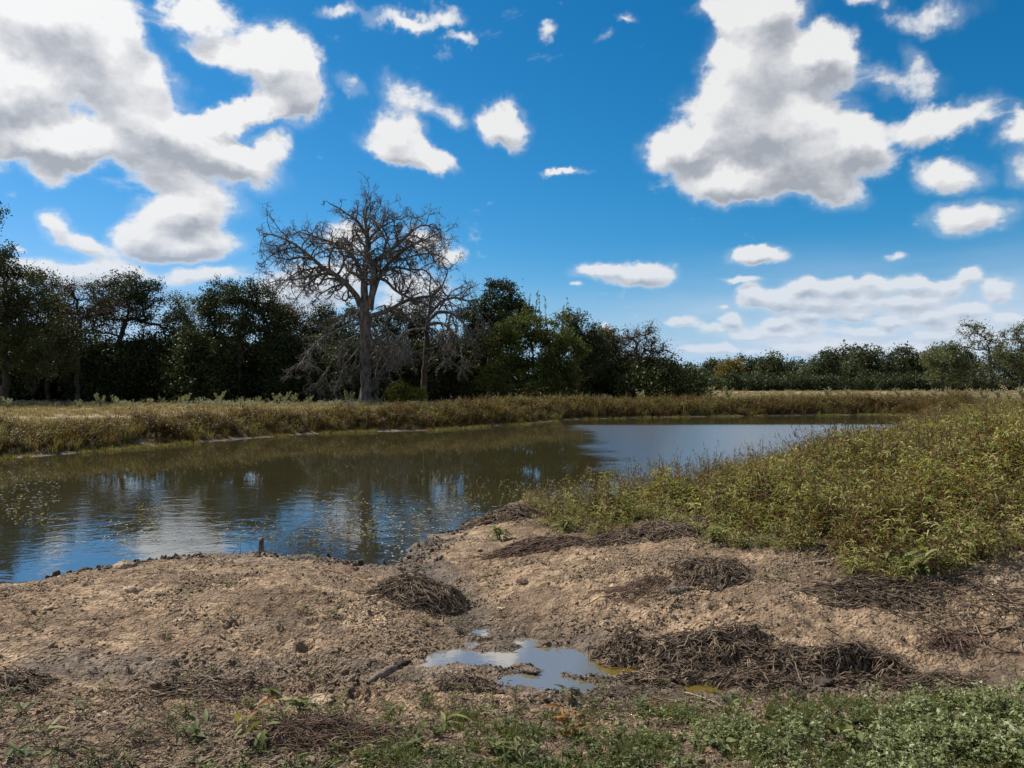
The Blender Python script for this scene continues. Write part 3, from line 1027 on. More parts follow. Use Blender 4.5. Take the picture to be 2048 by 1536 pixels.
TL = [
    ('oak_tree', 'huge dark oak at the left edge of the frame, crown cut off by the edge', 10, 58,
     [(15, 560, 75, 55), (-40, 600, 110, 90), (60, 640, 80, 55), (40, 700, 110, 50), (-14, 436, 22, 36), (-60, 500, 60, 70), (90, 690, 60, 50)], dict(ncl=95, nleaf=120, tint=(.42, .25), mat='oak_leaf', trunk_r=.42)),
    ('oak_tree', 'dark oak with a small rounded top between the huge edge oak and the russet tree', 95, 66,
     [(98, 588, 40, 32), (80, 625, 45, 35), (115, 640, 38, 35), (95, 690, 55, 42)], dict(ncl=46, nleaf=110)),
    ('russet_tree', 'thin russet tree with a half bare crown and its straight trunk showing', 155, 62,
     [(160, 590, 42, 30), (190, 610, 45, 30), (140, 625, 32, 30), (170, 650, 50, 35), (150, 572, 16, 14)], dict(ncl=62, nleaf=20, leaf=.12, mat='brown_leaf', twig=.03, trunk_r=.22, fork=.45)),
    ('oak_tree', 'wide dark oak with leaning limbs and bright sky gaps, right of the russet tree', 205, 68,
     [(215, 585, 42, 28), (255, 580, 48, 24), (300, 605, 48, 28), (335, 640, 38, 30), (205, 640, 42, 28), (262, 622, 50, 26), (360, 675, 26, 30)], dict(ncl=64, nleaf=80, lean=.28, rc=.6, trunk_r=.34, tint=(.38, .28))),
    ('young_tree', 'small pale airy tree between the wide leaning oak and the round topped oak', 368, 70,
     [(365, 618, 26, 26), (385, 645, 28, 30), (362, 675, 26, 30)], dict(ncl=34, nleaf=34, leaf=.13, mat='pale_leaf', trunk_r=.12)),
    ('oak_tree', 'round topped dark oak with a clear trunk, left of the big bare tree', 478, 66,
     [(478, 585, 52, 26), (430, 612, 30, 28), (520, 605, 36, 30), (475, 630, 62, 30), (545, 640, 26, 34), (425, 655, 26, 30), (505, 670, 40, 24)], dict(ncl=66, nleaf=95, rc=.58, trunk_r=.3, fork=.42)),
    ('oak_tree', 'low olive topped tree tucked behind the left twigs of the big bare tree', 575, 70,
     [(575, 640, 34, 26), (610, 660, 36, 26), (560, 690, 40, 30)], dict(ncl=38, nleaf=90, tint=(.6, .25))),
    ('oak_tree', 'dark oak standing directly behind the trunk of the big bare tree', 668, 70,
     [(655, 632, 32, 22), (690, 650, 40, 30), (640, 675, 42, 30), (700, 690, 40, 30)], dict(ncl=42, nleaf=90)),
    ('oak_tree', 'dark oak between the big bare tree and the grey drooping tree', 795, 71,
     [(790, 650, 42, 26), (835, 645, 34, 28), (770, 690, 46, 30), (850, 690, 40, 34)], dict(ncl=44, nleaf=90)),
    ('oak_tree', 'tall dark oak with a knobbly clumped crown, right of the bare trees', 978, 67,
     [(998, 585, 26, 18), (1030, 605, 22, 16), (968, 612, 20, 18), (1000, 622, 40, 22), (945, 640, 30, 26), (985, 660, 46, 30), (1045, 640, 26, 22)], dict(ncl=70, nleaf=90, rc=.5, trunk_r=.3, fork=.5)),
    ('olive_tree', 'broad yellow green tree in front of the dark oaks, foliage almost to the ground', 1065, 56,
     [(1050, 655, 52, 28), (1100, 668, 46, 26), (1135, 690, 34, 24), (1015, 690, 40, 34), (1075, 705, 70, 36), (1020, 740, 50, 32), (1105, 745, 54, 30), (1060, 765, 70, 22), (985, 760, 30, 22)], dict(ncl=95, nleaf=105, leaf=.15, mat='olive_leaf', rc=.52, flat=.5, tint=(.36, .26), depth=.9)),
    ('oak_tree', 'dark oak whose top pokes out just right of the yellow green tree', 1155, 68,
     [(1145, 650, 26, 20), (1170, 675, 34, 24), (1150, 705, 44, 30), (1185, 725, 40, 30)], dict(ncl=48, nleaf=95)),
    ('oak_tree', 'brown tinged oak with flat top and small sky gaps, left of the airy leaning tree', 1215, 72,
     [(1200, 672, 34, 14), (1232, 684, 26, 16), (1195, 700, 34, 22), (1235, 712, 34, 24)], dict(ncl=44, nleaf=60, tint=(.8, .2), rc=.55)),
    ('airy_tree', 'airy tree with see through crown leaning right at the end of the dark treeline', 1262, 66,
     [(1283, 665, 30, 20), (1262, 685, 22, 18), (1305, 690, 26, 18), (1328, 705, 22, 12), (1345, 722, 12, 9), (1290, 712, 34, 16)], dict(ncl=62, nleaf=14, leaf=.13, mat='brown_leaf', tint=(.3, .3), twig=.024, trunk_r=.2, lean=.12, fork=.3)),
]
for i, (nm, lb, u, d, bl, kw) in enumerate(TL):
    tree(nm, lb, 'tree', u, d, bl, seed=100 + i, **kw)

# shrubs that fill the shade under the treeline
BU = [(-30, 700, 'under the huge oak at the left edge'), (45, 712, 'right of the huge edge oak, low and broad'), (125, 728, 'at the foot of the russet tree'), (200, 720, 'under the leaning oak, left of its trunk'),
      (270, 722, 'under the leaning oak, right of its trunk'), (335, 705, 'under the right limbs of the leaning oak'), (400, 700, 'below the small pale tree'), (455, 712, 'left of the round topped oak trunk'),
      (520, 704, 'right of the round topped oak trunk'), (585, 712, 'behind the lowest left twigs of the big bare tree'), (650, 722, 'just left of the big bare trunk'), (705, 720, 'behind the big bare trunk'), (775, 728, 'right of the big bare trunk'),
      (835, 720, 'behind the drooping grey tree'), (900, 712, 'right of the drooping grey tree trunk'), (955, 722, 'below the knobbly dark oak'), (1165, 738, 'right of the yellow green tree, dark and low'), (1215, 728, 'below the brown tinged oak'),
      (1262, 728, 'at the foot of the airy leaning tree'), (1310, 735, 'right of the airy leaning tree'), (1345, 746, 'last and smallest at the right end of the dark treeline')]
for i, (u, vt, wh) in enumerate(BU):
    r_ = np.random.default_rng(300 + i)
    vt -= 42 if u < 1100 else 12
    d = 64 + r_.uniform(0, 7)
    hh = 800 - vt
    tree('shrub', 'dense dark shrub ' + wh, 'shrub', u, d,
         [(u, vt + hh * .35, 44, hh * .3), (u - 26, vt + hh * .65, 36, hh * .35), (u + 28, vt + hh * .62, 38, hh * .36), (u, 778, 54, 20)],
         ncl=75, nleaf=80, leaf=.24, rc=.78, mat='oak_leaf', seed=300 + i, group='dark shrubs under the treeline', trunk_r=.1, fork=.1, tint=(r_.uniform(.2, .55), .2), parts=('stem', 'foliage'))
tree('shrub', 'yellow brown shrub glowing at the foot of the drooping grey tree', 'shrub', 806, 57.5, [(800, 785, 26, 12), (825, 788, 18, 10)], ncl=22, nleaf=70, leaf=.13, rc=.35, mat='olive_leaf', seed=400,
     trunk_r=.05, fork=.1, tint=(.8, .2), parts=('stem', 'foliage'))

# far treeline behind the field on the right
FT = [('dark far tree at the left end of the right hand woods', 1395, 738, 34, 0), ('rounded dark far tree left of the golden tree', 1425, 716, 30, 0), ('golden yellow tree among the dark far woods', 1460, 714, 20, 2),
      ('dark far tree just right of the golden tree', 1500, 712, 30, 0), ('reddish brown topped far tree, second right of the golden tree', 1540, 708, 28, 1), ('broad dark far tree with a flat top', 1585, 710, 34, 0),
      ('grey green far tree sloping down to the field', 1628, 716, 30, 3), ('dark far tree rising left of the tallest far trees', 1655, 700, 26, 0), ('tall dark far tree, highest of the woods behind the field', 1688, 690, 28, 0),
      ('tall brownish gappy far tree right of the highest one', 1732, 686, 28, 1), ('olive far tree with low skirts beside the gappy one', 1710, 722, 44, 3), ('dark far tree in the middle of the right hand woods', 1782, 698, 30, 0),
      ('spiky topped dark far tree left of the grey green willows', 1822, 690, 26, 0), ('dark far tree behind the left willow', 1865, 690, 28, 0), ('dark far tree behind the bare limbed willow', 1925, 700, 34, 0), ('dark far tree at the right frame edge', 2020, 700, 44, 0)]
for i, (lb, u, vt, hw, kd) in enumerate(FT):
    r_ = np.random.default_rng(500 + i)
    d = 178 + r_.uniform(0, 22)
    hh = 781 - vt
    bl = [(u, vt + hh * .28, hw * .8, hh * .25), (u - hw * .4, vt + hh * .55, hw * .8, hh * .32), (u + hw * .45, vt + hh * .52, hw * .75, hh * .3), (u, 766, hw, 14)]
    tree('golden_tree' if kd == 2 else 'far_tree', lb, 'tree', u, d, bl, ncl=44, nleaf=60, leaf=.50, rc=1.35, mat=('far_leaf', 'far_leaf', 'gold_leaf', 'pale_leaf')[kd], seed=500 + i,
         group='woods behind the field on the right', trunk_r=.3, fork=.15, twig=.05, tint=((.3, .7, .5, .25)[kd], .2), gz=-.1)
# low far scrub that closes the foot of those woods
for i, (u, lb) in enumerate([(1375, 'low far bush where the right hand woods begin'), (1480, 'low far bush right under the golden tree'), (1560, 'low far bush under the flat topped far tree'), (1640, 'low far bush left of the olive far tree'),
                             (1765, 'low far bush right of the olive far tree'), (1840, 'low far bush left of the grey green willow'), (1950, 'low far bush under the bare limbed willow')]):
    tree('far_bush', lb, 'bush', u, 172, [(u - 25, 764, 34, 12), (u + 25, 766, 34, 11)], ncl=26, nleaf=70, leaf=.45, rc=1.2, mat='far_leaf', seed=560 + i, group='low bushes before the far woods', trunk_r=.1, fork=.1, tint=(.4, .2), parts=('stem', 'foliage'))
WT_ = [('grey green willow with a rounded crown, left one of the pair on the right', 1885, 150, [(1885, 712, 36, 24), (1865, 735, 30, 22), (1910, 740, 30, 22)], dict(ncl=44, nleaf=70)),
       ('half bare willow with thin arching limbs against the clouds', 1985, 146, [(1960, 668, 36, 20), (1925, 690, 24, 14), (2000, 700, 36, 24), (1985, 735, 50, 20), (1940, 660, 20, 12)], dict(ncl=64, nleaf=16, trunk_r=.28, fork=.18)),
       ('leafy willow cut by the right frame edge', 2040, 140, [(2035, 665, 26, 22), (2060, 690, 40, 34), (2030, 710, 34, 26), (2070, 740, 50, 26)], dict(ncl=60, nleaf=42, fork=.2))]
for i, (lb, u, d, bl, kw) in enumerate(WT_):
    tree('willow_tree', lb, 'tree', u, d, bl, leaf=.34, rc=1.0, mat='pale_leaf', seed=600 + i, group='grey green willows at the right of the field', twig=.05, tint=(.45, .25), **kw)


# ------------------------------------------------------------------ the big bare tree
def px_path(pts, d, k=10, dep=0.0, ox=500.0, oy=340.0, sc=3.072, base=(0, 0, 0)):
    """limb drawn as crop pixels -> smooth polyline of k points, bending in depth"""
    p = np.array(pts, float)
    u = ox + p[:, 0] / sc
    v = oy + p[:, 1] / sc
    kk = d / F
    X = (u - 1024) * kk - base[0]
    Z = CAM_Z + (UP - v) * kk - base[2]
    L = np.r_[0, np.cumsum(np.hypot(np.diff(X), np.diff(Z)))]
    s = np.linspace(0, L[-1], k)
    Y = dep * (s / max(L[-1], 1e-6)) ** 1.2
    return np.stack([np.interp(s, L, X), Y, np.interp(s, L, Z)], -1)


def grow(limbs, r, spec, droop=0.0, out=0.5, centre=(0, 0, 6.0)):
    """repeated side branching. limbs: list of (P(K,3), R(K)); spec: (children, length factor, K, crookedness, radius) per level.
    returns one list of (P,R) batches per limb"""
    res = []
    for P0, R0 in limbs:
        lev = []
        Ps, Rs = P0[None], R0[None]
        for (nch, lf, K, crook, rmin) in spec:
            N, K0, _ = Ps.shape
            L = np.linalg.norm(np.diff(Ps, axis=1), axis=2).sum(1)
            n = nch if N > 1 else max(5, int(nch * L[0] / 4.2))
            t = r.uniform(.18 if N == 1 else .22, 1.0, (N, n))
            t[:, 0] = 1.0
            f = t * (K0 - 1)
            i0 = np.minimum(f.astype(int), K0 - 2)
            w = (f - i0)[..., None]
            ar = np.arange(N)[:, None]
            S = Ps[ar, i0] * (1 - w) + Ps[ar, i0 + 1] * w
            Rst = Rs[ar, i0] * (1 - w[..., 0]) + Rs[ar, i0 + 1] * w[..., 0]
            T = norm(Ps[ar, i0 + 1] - Ps[ar, i0])
            side = norm(np.cross(T, rdir(N * n, r).reshape(N, n, 3)))
            ang = r.uniform(.5, 1.35, (N, n, 1))
            ang[:, 0] = .35
            D = norm(T * np.cos(ang) + side * np.sin(ang))
            rad_ = norm(S - np.array(centre))
            D = norm(D + out * .35 * rad_ + np.array((0, 0, -droop * .5)))
            ln = L[:, None] * lf * r.uniform(.55, 1.25, (N, n)) * (1.15 - .5 * t)
            if N == 1:
                ln = np.minimum(ln, 3.0)
                ln[:, 0] = .9
            S, D, ln, Rst = S.reshape(-1, 3), D.reshape(-1, 3), ln.ravel(), Rst.ravel()
            m = len(S)
            Q = np.empty((m, K, 3))
            Q[:, 0] = S
            d_ = D.copy()
            curl = r.normal(size=(m, 3)) * .35
            for k in range(1, K):
                d_ = norm(d_ + (r.normal(size=(m, 3)) + curl) * crook + np.array((0, 0, -droop * .22 + .05)))
                Q[:, k] = Q[:, k - 1] + d_ * (ln / (K - 1))[:, None]
            r0 = np.maximum(np.minimum(Rst * .62, .02 + .03 * ln), rmin)
            RR_ = r0[:, None] * np.linspace(1, .42, K)[None]
            RR_ = np.maximum(RR_, rmin * .5)
            lev.append((Q, RR_))
            Ps, Rs = Q, RR_
        res.append(lev)
    return res


def bare_tree(name, label, u, d, trunk_pts, trunk_r, limbs, spec, seed, mat_hi, mat_lo, ntwist=0.016, **kw):
    r = np.random.default_rng(seed)
    bx, by = at(u, d)
    root = thing(name, label, 'tree', (bx, by, 0), kw.get('group'))
    base = (bx, by, 0)
    G = Geo()
    P = px_path(trunk_pts, d, 16, 0, base=base)
    P[1:-1] += r.normal(size=(14, 3)) * .03
    R = np.interp(np.linspace(0, 1, 16), np.linspace(0, 1, len(trunk_r)), trunk_r)
    G.tubes(P[None], R[None], 12, .4)
    # flare and ribs at the foot
    for a in np.linspace(0, 2 * np.pi, 7)[:-1]:
        q = np.array([[math.cos(a) * R[0] * 1.35, math.sin(a) * R[0] * 1.35, -.12], [math.cos(a) * R[0] * .85, math.sin(a) * R[0] * .85, .35], [math.cos(a) * R[1] * .55, math.sin(a) * R[1] * .55, 1.3]]) + np.array((P[0, 0], 0, 0))
        G.tubes(q[None], np.array([[.16, .15, .08]]), 6, .5)
    obj('trunk', G.mesh('trunk', mat_hi, True), root)
    for (pts, r0, r1, dep, dr, lo) in limbs:
        Lp = px_path(pts, d, 13, dep, base=base)[:12]
        if Lp[-1, 2] > 14:
            Lp[:, 2] -= np.linspace(0, 1, 12) ** 2 * 1.0
        seg = np.linalg.norm(np.diff(Lp, axis=0), axis=1).sum()
        Lp[1:] += np.cumsum(r.normal(size=(11, 3)), 0) * ntwist * seg / 11 * 1.2
        Lr = np.linspace(r0, r1, 12) * .84
        B = Geo()
        B.tubes(Lp[None], Lr[None], 8, .4)
        b = obj('branch', B.mesh('branch', mat_lo if lo else mat_hi, True), root)
        tw = Geo()
        lv = grow([(Lp, Lr)], r, spec if not lo else kw.get('spec_lo', spec), dr, .6 if not lo else .25)[0]
        for i, (Q, RQ) in enumerate(lv):
            tw.tubes(Q, RQ, (5, 4, 3, 3)[i], r.uniform(.2, .8, len(Q)))
        o = obj('twigs', tw.mesh('twigs', mat_lo if lo else mat_hi, True), b)
        o['kind'] = 'stuff'
    return root


SP = [(12, .42, 9, .40, .029), (7, .46, 8, .46, .016), (6, .46, 6, .50, .010), (3, .5, 4, .5, .008)]
SPL = [(12, .40, 8, .36, .020), (7, .5, 7, .42, .013), (6, .5, 6, .46, .009)]
DEAD = [
    ([(705, 860), (700, 700), (705, 550), (720, 430), (715, 330), (700, 280), (690, 200), (700, 120), (692, 70)], .40, .05, .5, 0, 0),
    ([(735, 860), (755, 740), (765, 640), (757, 560), (735, 520), (725, 440), (760, 360), (800, 330), (840, 270), (830, 180)], .36, .05, -1.5, 0, 0),
    ([(745, 800), (790, 640), (860, 540), (960, 430), (1050, 370), (1130, 310), (1190, 250)], .26, .05, 1.5, .05, 0),
    ([(760, 560), (850, 510), (930, 460), (1000, 400), (1080, 360), (1150, 390), (1235, 420)], .20, .04, -3.0, .1, 0),
    ([(680, 840), (650, 760), (590, 690), (530, 640), (440, 590), (390, 540), (330, 490), (270, 450), (200, 420), (120, 400), (60, 450)], .30, .05, -1.5, .12, 0),
    ([(695, 660), (640, 540), (580, 470), (500, 420), (420, 380), (340, 330), (270, 290), (170, 310)], .22, .04, 1.5, .05, 0),
    ([(715, 400), (660, 300), (600, 250), (560, 200), (520, 160), (485, 120)], .15, .04, -1.0, 0, 0),
    ([(708, 300), (720, 200), (740, 130), (775, 88)], .10, .035, 1.0, 0, 0),
    ([(555, 655), (480, 640), (400, 660), (320, 690), (240, 700), (150, 740)], .17, .035, -3.0, .25, 0),
    ([(390, 545), (300, 530), (220, 540), (140, 520), (60, 580)], .12, .03, 2.0, .25, 0),
    ([(680, 660), (600, 620), (560, 560), (540, 480), (480, 520), (440, 470)], .12, .03, 3.0, .1, 0),
    ([(770, 650), (850, 690), (900, 750), (980, 790), (1060, 860), (1140, 880)], .18, .04, -2.0, .15, 0),
    ([(800, 640), (880, 590), (980, 600), (1060, 590), (1110, 650), (1150, 720)], .15, .035, 3.0, .15, 0),
    ([(735, 900), (850, 870), (960, 815), (1100, 790), (1220, 810), (1310, 880)], .24, .05, -3.0, .35, 0),
    ([(672, 880), (620, 840), (580, 880), (560, 920), (480, 950), (400, 990)], .17, .04, 2.0, .3, 1),
    ([(530, 640), (430, 640), (340, 700), (270, 780), (230, 840)], .12, .03, 1.0, .3, 0),
    ([(300, 470), (220, 490), (130, 540), (70, 620)], .10, .03, -1.0, .2, 0),
    ([(440, 590), (360, 600), (260, 610), (160, 650), (110, 700)], .11, .03, 3.0, .25, 0),
    ([(600, 700), (520, 720), (450, 780), (420, 850)], .11, .03, -2.0, .35, 0),
    ([(960, 430), (1060, 470), (1130, 540), (1180, 640)], .11, .03, -2.0, .15, 0),
    ([(880, 570), (1000, 520), (1100, 490), (1200, 520), (1240, 580)], .11, .03, 2.5, .15, 0),
    ([(640, 540), (600, 430), (560, 360), (480, 300)], .11, .03, 2.0, 0, 0),
    ([(790, 620), (860, 400), (820, 330), (900, 280), (950, 250), (1010, 240)], .13, .035, -2.0, 0, 0),
    ([(690, 940), (600, 960), (500, 1010), (420, 1090), (370, 1180), (330, 1270)], .13, .04, -3.5, .75, 1),
    ([(690, 1000), (600, 1040), (520, 1120), (470, 1220), (400, 1310), (310, 1330)], .11, .035, 1.0, .8, 1),
    ([(720, 960), (800, 950), (880, 1000), (940, 1050), (1010, 1130), (1060, 1230)], .13, .04, -4.0, .75, 1),
    ([(730, 1020), (800, 1080), (850, 1180), (900, 1260), (920, 1330)], .10, .035, 2.0, .8, 1),
    ([(700, 1050), (660, 1120), (600, 1200), (580, 1290), (560, 1380)], .09, .03, -3.0, .8, 1),
    ([(725, 900), (790, 1010), (830, 1120), (800, 1250), (830, 1360)], .10, .03, -3.5, .8, 1),
]
bare_tree('bare_tree', 'big leafless dead tree with gnarled spreading limbs at the edge of the field', 730, 60, [(710, 1448), (712, 1300), (712, 1100), (706, 980), (705, 850)], [.50, .42, .40, .42, .46, .36],
          DEAD, SP, 11, M['dead_bark'], M['grey_twig'], spec_lo=SPL)
DEAD2 = [
    ([(1095, 900), (1110, 800), (1100, 740), (1108, 660), (1090, 590)], .15, .03, 0, .1, 1),
    ([(1110, 780), (1170, 720), (1200, 640), (1210, 600), (1150, 540)], .13, .03, 2, 0, 0),
    ([(1090, 930), (1160, 870), (1250, 880), (1330, 960), (1370, 1060), (1400, 1160)], .20, .04, -3, .6, 1),
    ([(1090, 950), (1180, 940), (1260, 1000), (1310, 1090), (1330, 1200)], .16, .04, -4, .7, 1),
    ([(1085, 960), (1150, 1000), (1200, 1080), (1240, 1180), (1330, 1250)], .13, .035, -2, .7, 1),
    ([(1080, 980), (1000, 980), (930, 1040), (880, 1120), (870, 1220)], .13, .035, -3, .7, 1),
    ([(1090, 900), (1180, 800), (1260, 780), (1340, 800), (1400, 870), (1440, 980)], .18, .04, 1, .4, 1),
    ([(1160, 860), (1230, 740), (1290, 700), (1360, 720)], .10, .03, 2, .1, 1),
]
bare_tree('bare_tree', 'smaller grey leafless tree with dark trunk and drooping twigs, right behind the big bare tree', 850, 63, [(1065, 1400), (1075, 1200), (1085, 1050), (1090, 900)], [.30, .24, .19, .15],
          DEAD2, [(12, .42, 7, .36, .022), (7, .5, 6, .42, .013), (5, .5, 5, .46, .009)], 12, M['bark'], M['grey_twig'], spec_lo=SPL)

# thin leafy shoots above the yellow green tree
r_ = np.random.default_rng(77)
root = thing('sapling_clump', 'spray of thin leafy shoots rising above the yellow green tree against the sky', 'sapling', (*at(1080, 59), 0))
kx = 59 / F
n = 20
u0 = r_.uniform(1030, 1110, n)
u1 = u0 + r_.normal(14, 26, n)
v1 = 572 + 90 * r_.random(n) ** .7
P0 = np.stack([(u0 - 1080) * kx * .5, r_.normal(0, .5, n), np.zeros(n)], -1)
P1 = np.stack([(u1 - 1080) * kx, r_.normal(0, 1.0, n), CAM_Z + (UP - v1) * kx], -1)
t = np.linspace(0, 1, 9)[None, :, None]
Pq = P0[:, None] * (1 - t) + P1[:, None] * t
Pq[..., 0] += (np.array(u0 - 1080)[:, None] * kx * .5) * np.sin(t[..., 0] * np.pi) * .6
G = Geo()
G.tubes(Pq, np.broadcast_to(np.linspace(.035, .008, 9), (n, 9)), 4, .4)
obj('stem', G.mesh('stem', M['bark'], True), root)
G = Geo()
for _ in range(44):
    tt = r_.uniform(.70, 1.0, n)
    f = tt * 8
    i0 = np.minimum(f.astype(int), 7)
    p = Pq[np.arange(n), i0] * (1 - (f - i0))[:, None] + Pq[np.arange(n), i0 + 1] * (f - i0)[:, None]
    dd = norm(norm(Pq[:, -1] - Pq[:, -3]) + rdir(n, r_) * .8)
    G.quads(p + dd * .12, dd * .13, norm(np.cross(dd, rdir(n, r_))) * .035, r_.uniform(.2, .9, n))
obj('foliage', G.mesh('foliage', M['olive_leaf']), root)

# ================================================================== scattered ground cover ("stuff")
def scatter(name, protos, P, rot, scl, idx, kind='stuff'):
    """instances of proto meshes on points"""
    me = bpy.data.meshes.new(name)
    me.vertices.add(len(P))
    me.vertices.foreach_set('co', np.ascontiguousarray(P, np.float32).ravel())
    a = me.attributes.new('rot', 'FLOAT_VECTOR', 'POINT')
    a.data.foreach_set('vector', np.ascontiguousarray(rot, np.float32).ravel())
    a = me.attributes.new('scl', 'FLOAT_VECTOR', 'POINT')
    s3 = np.repeat(scl[:, None], 3, 1) if scl.ndim == 1 else scl
    a.data.foreach_set('vector', np.ascontiguousarray(s3, np.float32).ravel())
    a = me.attributes.new('pick', 'INT', 'POINT')
    a.data.foreach_set('value', np.ascontiguousarray(idx, np.int32))
    o = obj(name, me)
    tag(o, kind=kind)
    g = bpy.data.node_groups.new(name + '_scatter', 'GeometryNodeTree')
    g.interface.new_socket('Geometry', in_out='INPUT', socket_type='NodeSocketGeometry')
    g.interface.new_socket('Geometry', in_out='OUTPUT', socket_type='NodeSocketGeometry')
    N, L = g.nodes, g.links
    gi, go = N.new('NodeGroupInput'), N.new('NodeGroupOutput')

    def named(nm, dt):
        n = N.new('GeometryNodeInputNamedAttribute')
        n.data_type = dt
        n.inputs['Name'].default_value = nm
        return n.outputs[0]
    rt, sc_, pk = named('rot', 'FLOAT_VECTOR'), named('scl', 'FLOAT_VECTOR'), named('pick', 'INT')
    e2r = N.new('FunctionNodeEulerToRotation')
    L.new(rt, e2r.inputs[0])
    join = N.new('GeometryNodeJoinGeometry')
    for i, p in enumerate(protos):
        oi = N.new('GeometryNodeObjectInfo')
        oi.inputs['Object'].default_value = p
        cmp_ = N.new('FunctionNodeCompare')
        cmp_.data_type = 'INT'
        cmp_.operation = 'EQUAL'
        L.new(pk, cmp_.inputs[2])
        cmp_.inputs[3].default_value = i
        ip = N.new('GeometryNodeInstanceOnPoints')
        L.new(gi.outputs[0], ip.inputs['Points'])
        L.new(cmp_.outputs[0], ip.inputs['Selection'])
        L.new(oi.outputs['Geometry'], ip.inputs['Instance'])
        L.new(e2r.outputs[0], ip.inputs['Rotation'])
        L.new(sc_, ip.inputs['Scale'])
        L.new(ip.outputs[0], join.inputs[0])
    L.new(join.outputs[0], go.inputs[0])
    md = o.modifiers.new('scatter', 'NODES')
    md.node_group = g
    return o


def proto(name, geo, mat, smooth=False):
    return bpy.data.objects.new(name, geo.mesh(name, mat, smooth))


def leafy_plant(r, h=.7, stems=4, nl=15, ll=.10, lw=.010, spread=.12, bend=.3, dry=0.3, droop=.8, spike=True, sr=.003, tint0=.55):
    """lance leaved weed: leaning stems with drooping narrow leaves"""
    G = Geo()
    a = r.uniform(0, 6.28, stems)
    base = np.stack([np.cos(a), np.sin(a), np.zeros(stems)], -1) * r.uniform(0, spread, (stems, 1))
    ln = h * r.uniform(.65, 1.1, stems)
    t = np.linspace(0, 1, 8)
    lean = np.stack([np.cos(a + r.normal(0, .8, stems)), np.sin(a + r.normal(0, .8, stems))], -1) * r.uniform(.1, 1, (stems, 1)) * bend
    P = np.zeros((stems, 8, 3))
    P[..., 2] = ln[:, None] * (t - .12 * t ** 3)
    P[..., :2] = base[:, None, :2] + lean[:, None] * (ln[:, None] * t ** 1.7)[..., None]
    P[:, 1:, :2] += r.normal(0, .012, (stems, 7, 2)).cumsum(1)
    G.tubes(P, sr * np.linspace(1.2, .45, 8)[None] * np.ones((stems, 1)), 3, .12)
    for i in range(stems):
        n = nl
        tt = np.sort(r.uniform(.08, 1.0, n))
        f = tt * 7
        i0 = np.minimum(f.astype(int), 6)
        S = P[i, i0] * (1 - (f - i0))[:, None] + P[i, i0 + 1] * (f - i0)[:, None]
        az = np.arange(n) * 2.4 + r.uniform(0, 6)
        up = r.uniform(.2, 1.0, n)
        D = np.stack([np.cos(az), np.sin(az), up], -1)
        D = norm(D)
        L = ll * r.uniform(.6, 1.25, n) * (1.1 - .35 * tt)
        s = np.linspace(0, 1, 4)
        Q = S[:, None] + D[:, None] * (L[:, None] * s)[..., None]
        Q[..., 2] -= droop * (L[:, None] * s ** 2) * r.uniform(.3, 1.2, (n, 1))
        W = lw * np.array([.25, 1, .75, .04])[None] * r.uniform(.7, 1.2, (n, 1))
        nr_ = norm(np.cross(D, np.stack([-np.sin(az), np.cos(az), np.zeros(n)], -1)) + r.normal(0, .35, (n, 3)))
        tn = np.where(r.random(n) < dry * (1.4 - tt), r.uniform(0, .3, n), np.clip(tint0 + .3 * (tt - .5) + r.normal(0, .14, n), .3, 1))
        G.blades(Q, W, nr_, tn)
        if spike and r.random() < .6:
            e = P[i, -1]
            q = e + np.linspace(0, 1, 4)[:, None] * np.array((r.normal(0, .012), r.normal(0, .012), .05))
            G.tubes(q[None], np.array([[.002, .0045, .004, .001]]), 4, .22)
    return G


def tuft(r, h=.5, n=60, spread=.10, w=.005, curve=.7, tints=(0, 1)):
    G = Geo()
    a = r.uniform(0, 6.28, n)
    b = np.stack([np.cos(a), np.sin(a), np.zeros(n)], -1)
    base = b * r.uniform(0, spread, (n, 1))
    ln = h * r.uniform(.4, 1.1, n)
    s = np.linspace(0, 1, 5)
    c = curve * r.uniform(.1, 1, n)
    P = base[:, None] + np.zeros((n, 5, 3))
    P[..., 2] += ln[:, None] * (s - .35 * c[:, None] * s ** 2.2)
    P[..., :2] += b[:, None, :2] * (ln[:, None] * c[:, None] * s ** 2 * .9)[..., None]
    P[:, 1:, :2] += r.normal(0, .01 * h, (n, 4, 2)).cumsum(1)
    W = w * np.array([.8, 1, .8, .5, .05])[None] * r.uniform(.6, 1.3, (n, 1))
    G.blades(P, W, norm(r.normal(size=(n, 3)) + np.array((0, 0, .5))), r.uniform(tints[0], tints[1], n))
    return G


def pts_in(poly, n, r):
    P = np.array(poly)
    lo, hi = P.min(0), P.max(0)
    q = r.uniform(lo, hi, (n, 2))
    return q[poly_sd(q[:, 0], q[:, 1], P) < 0]


def rots(n, r, tilt=.15, az=None):
    return np.stack([r.normal(0, tilt, n), r.normal(0, tilt, n), r.uniform(0, 6.28, n) if az is None else az], -1)


r_ = np.random.default_rng(901)
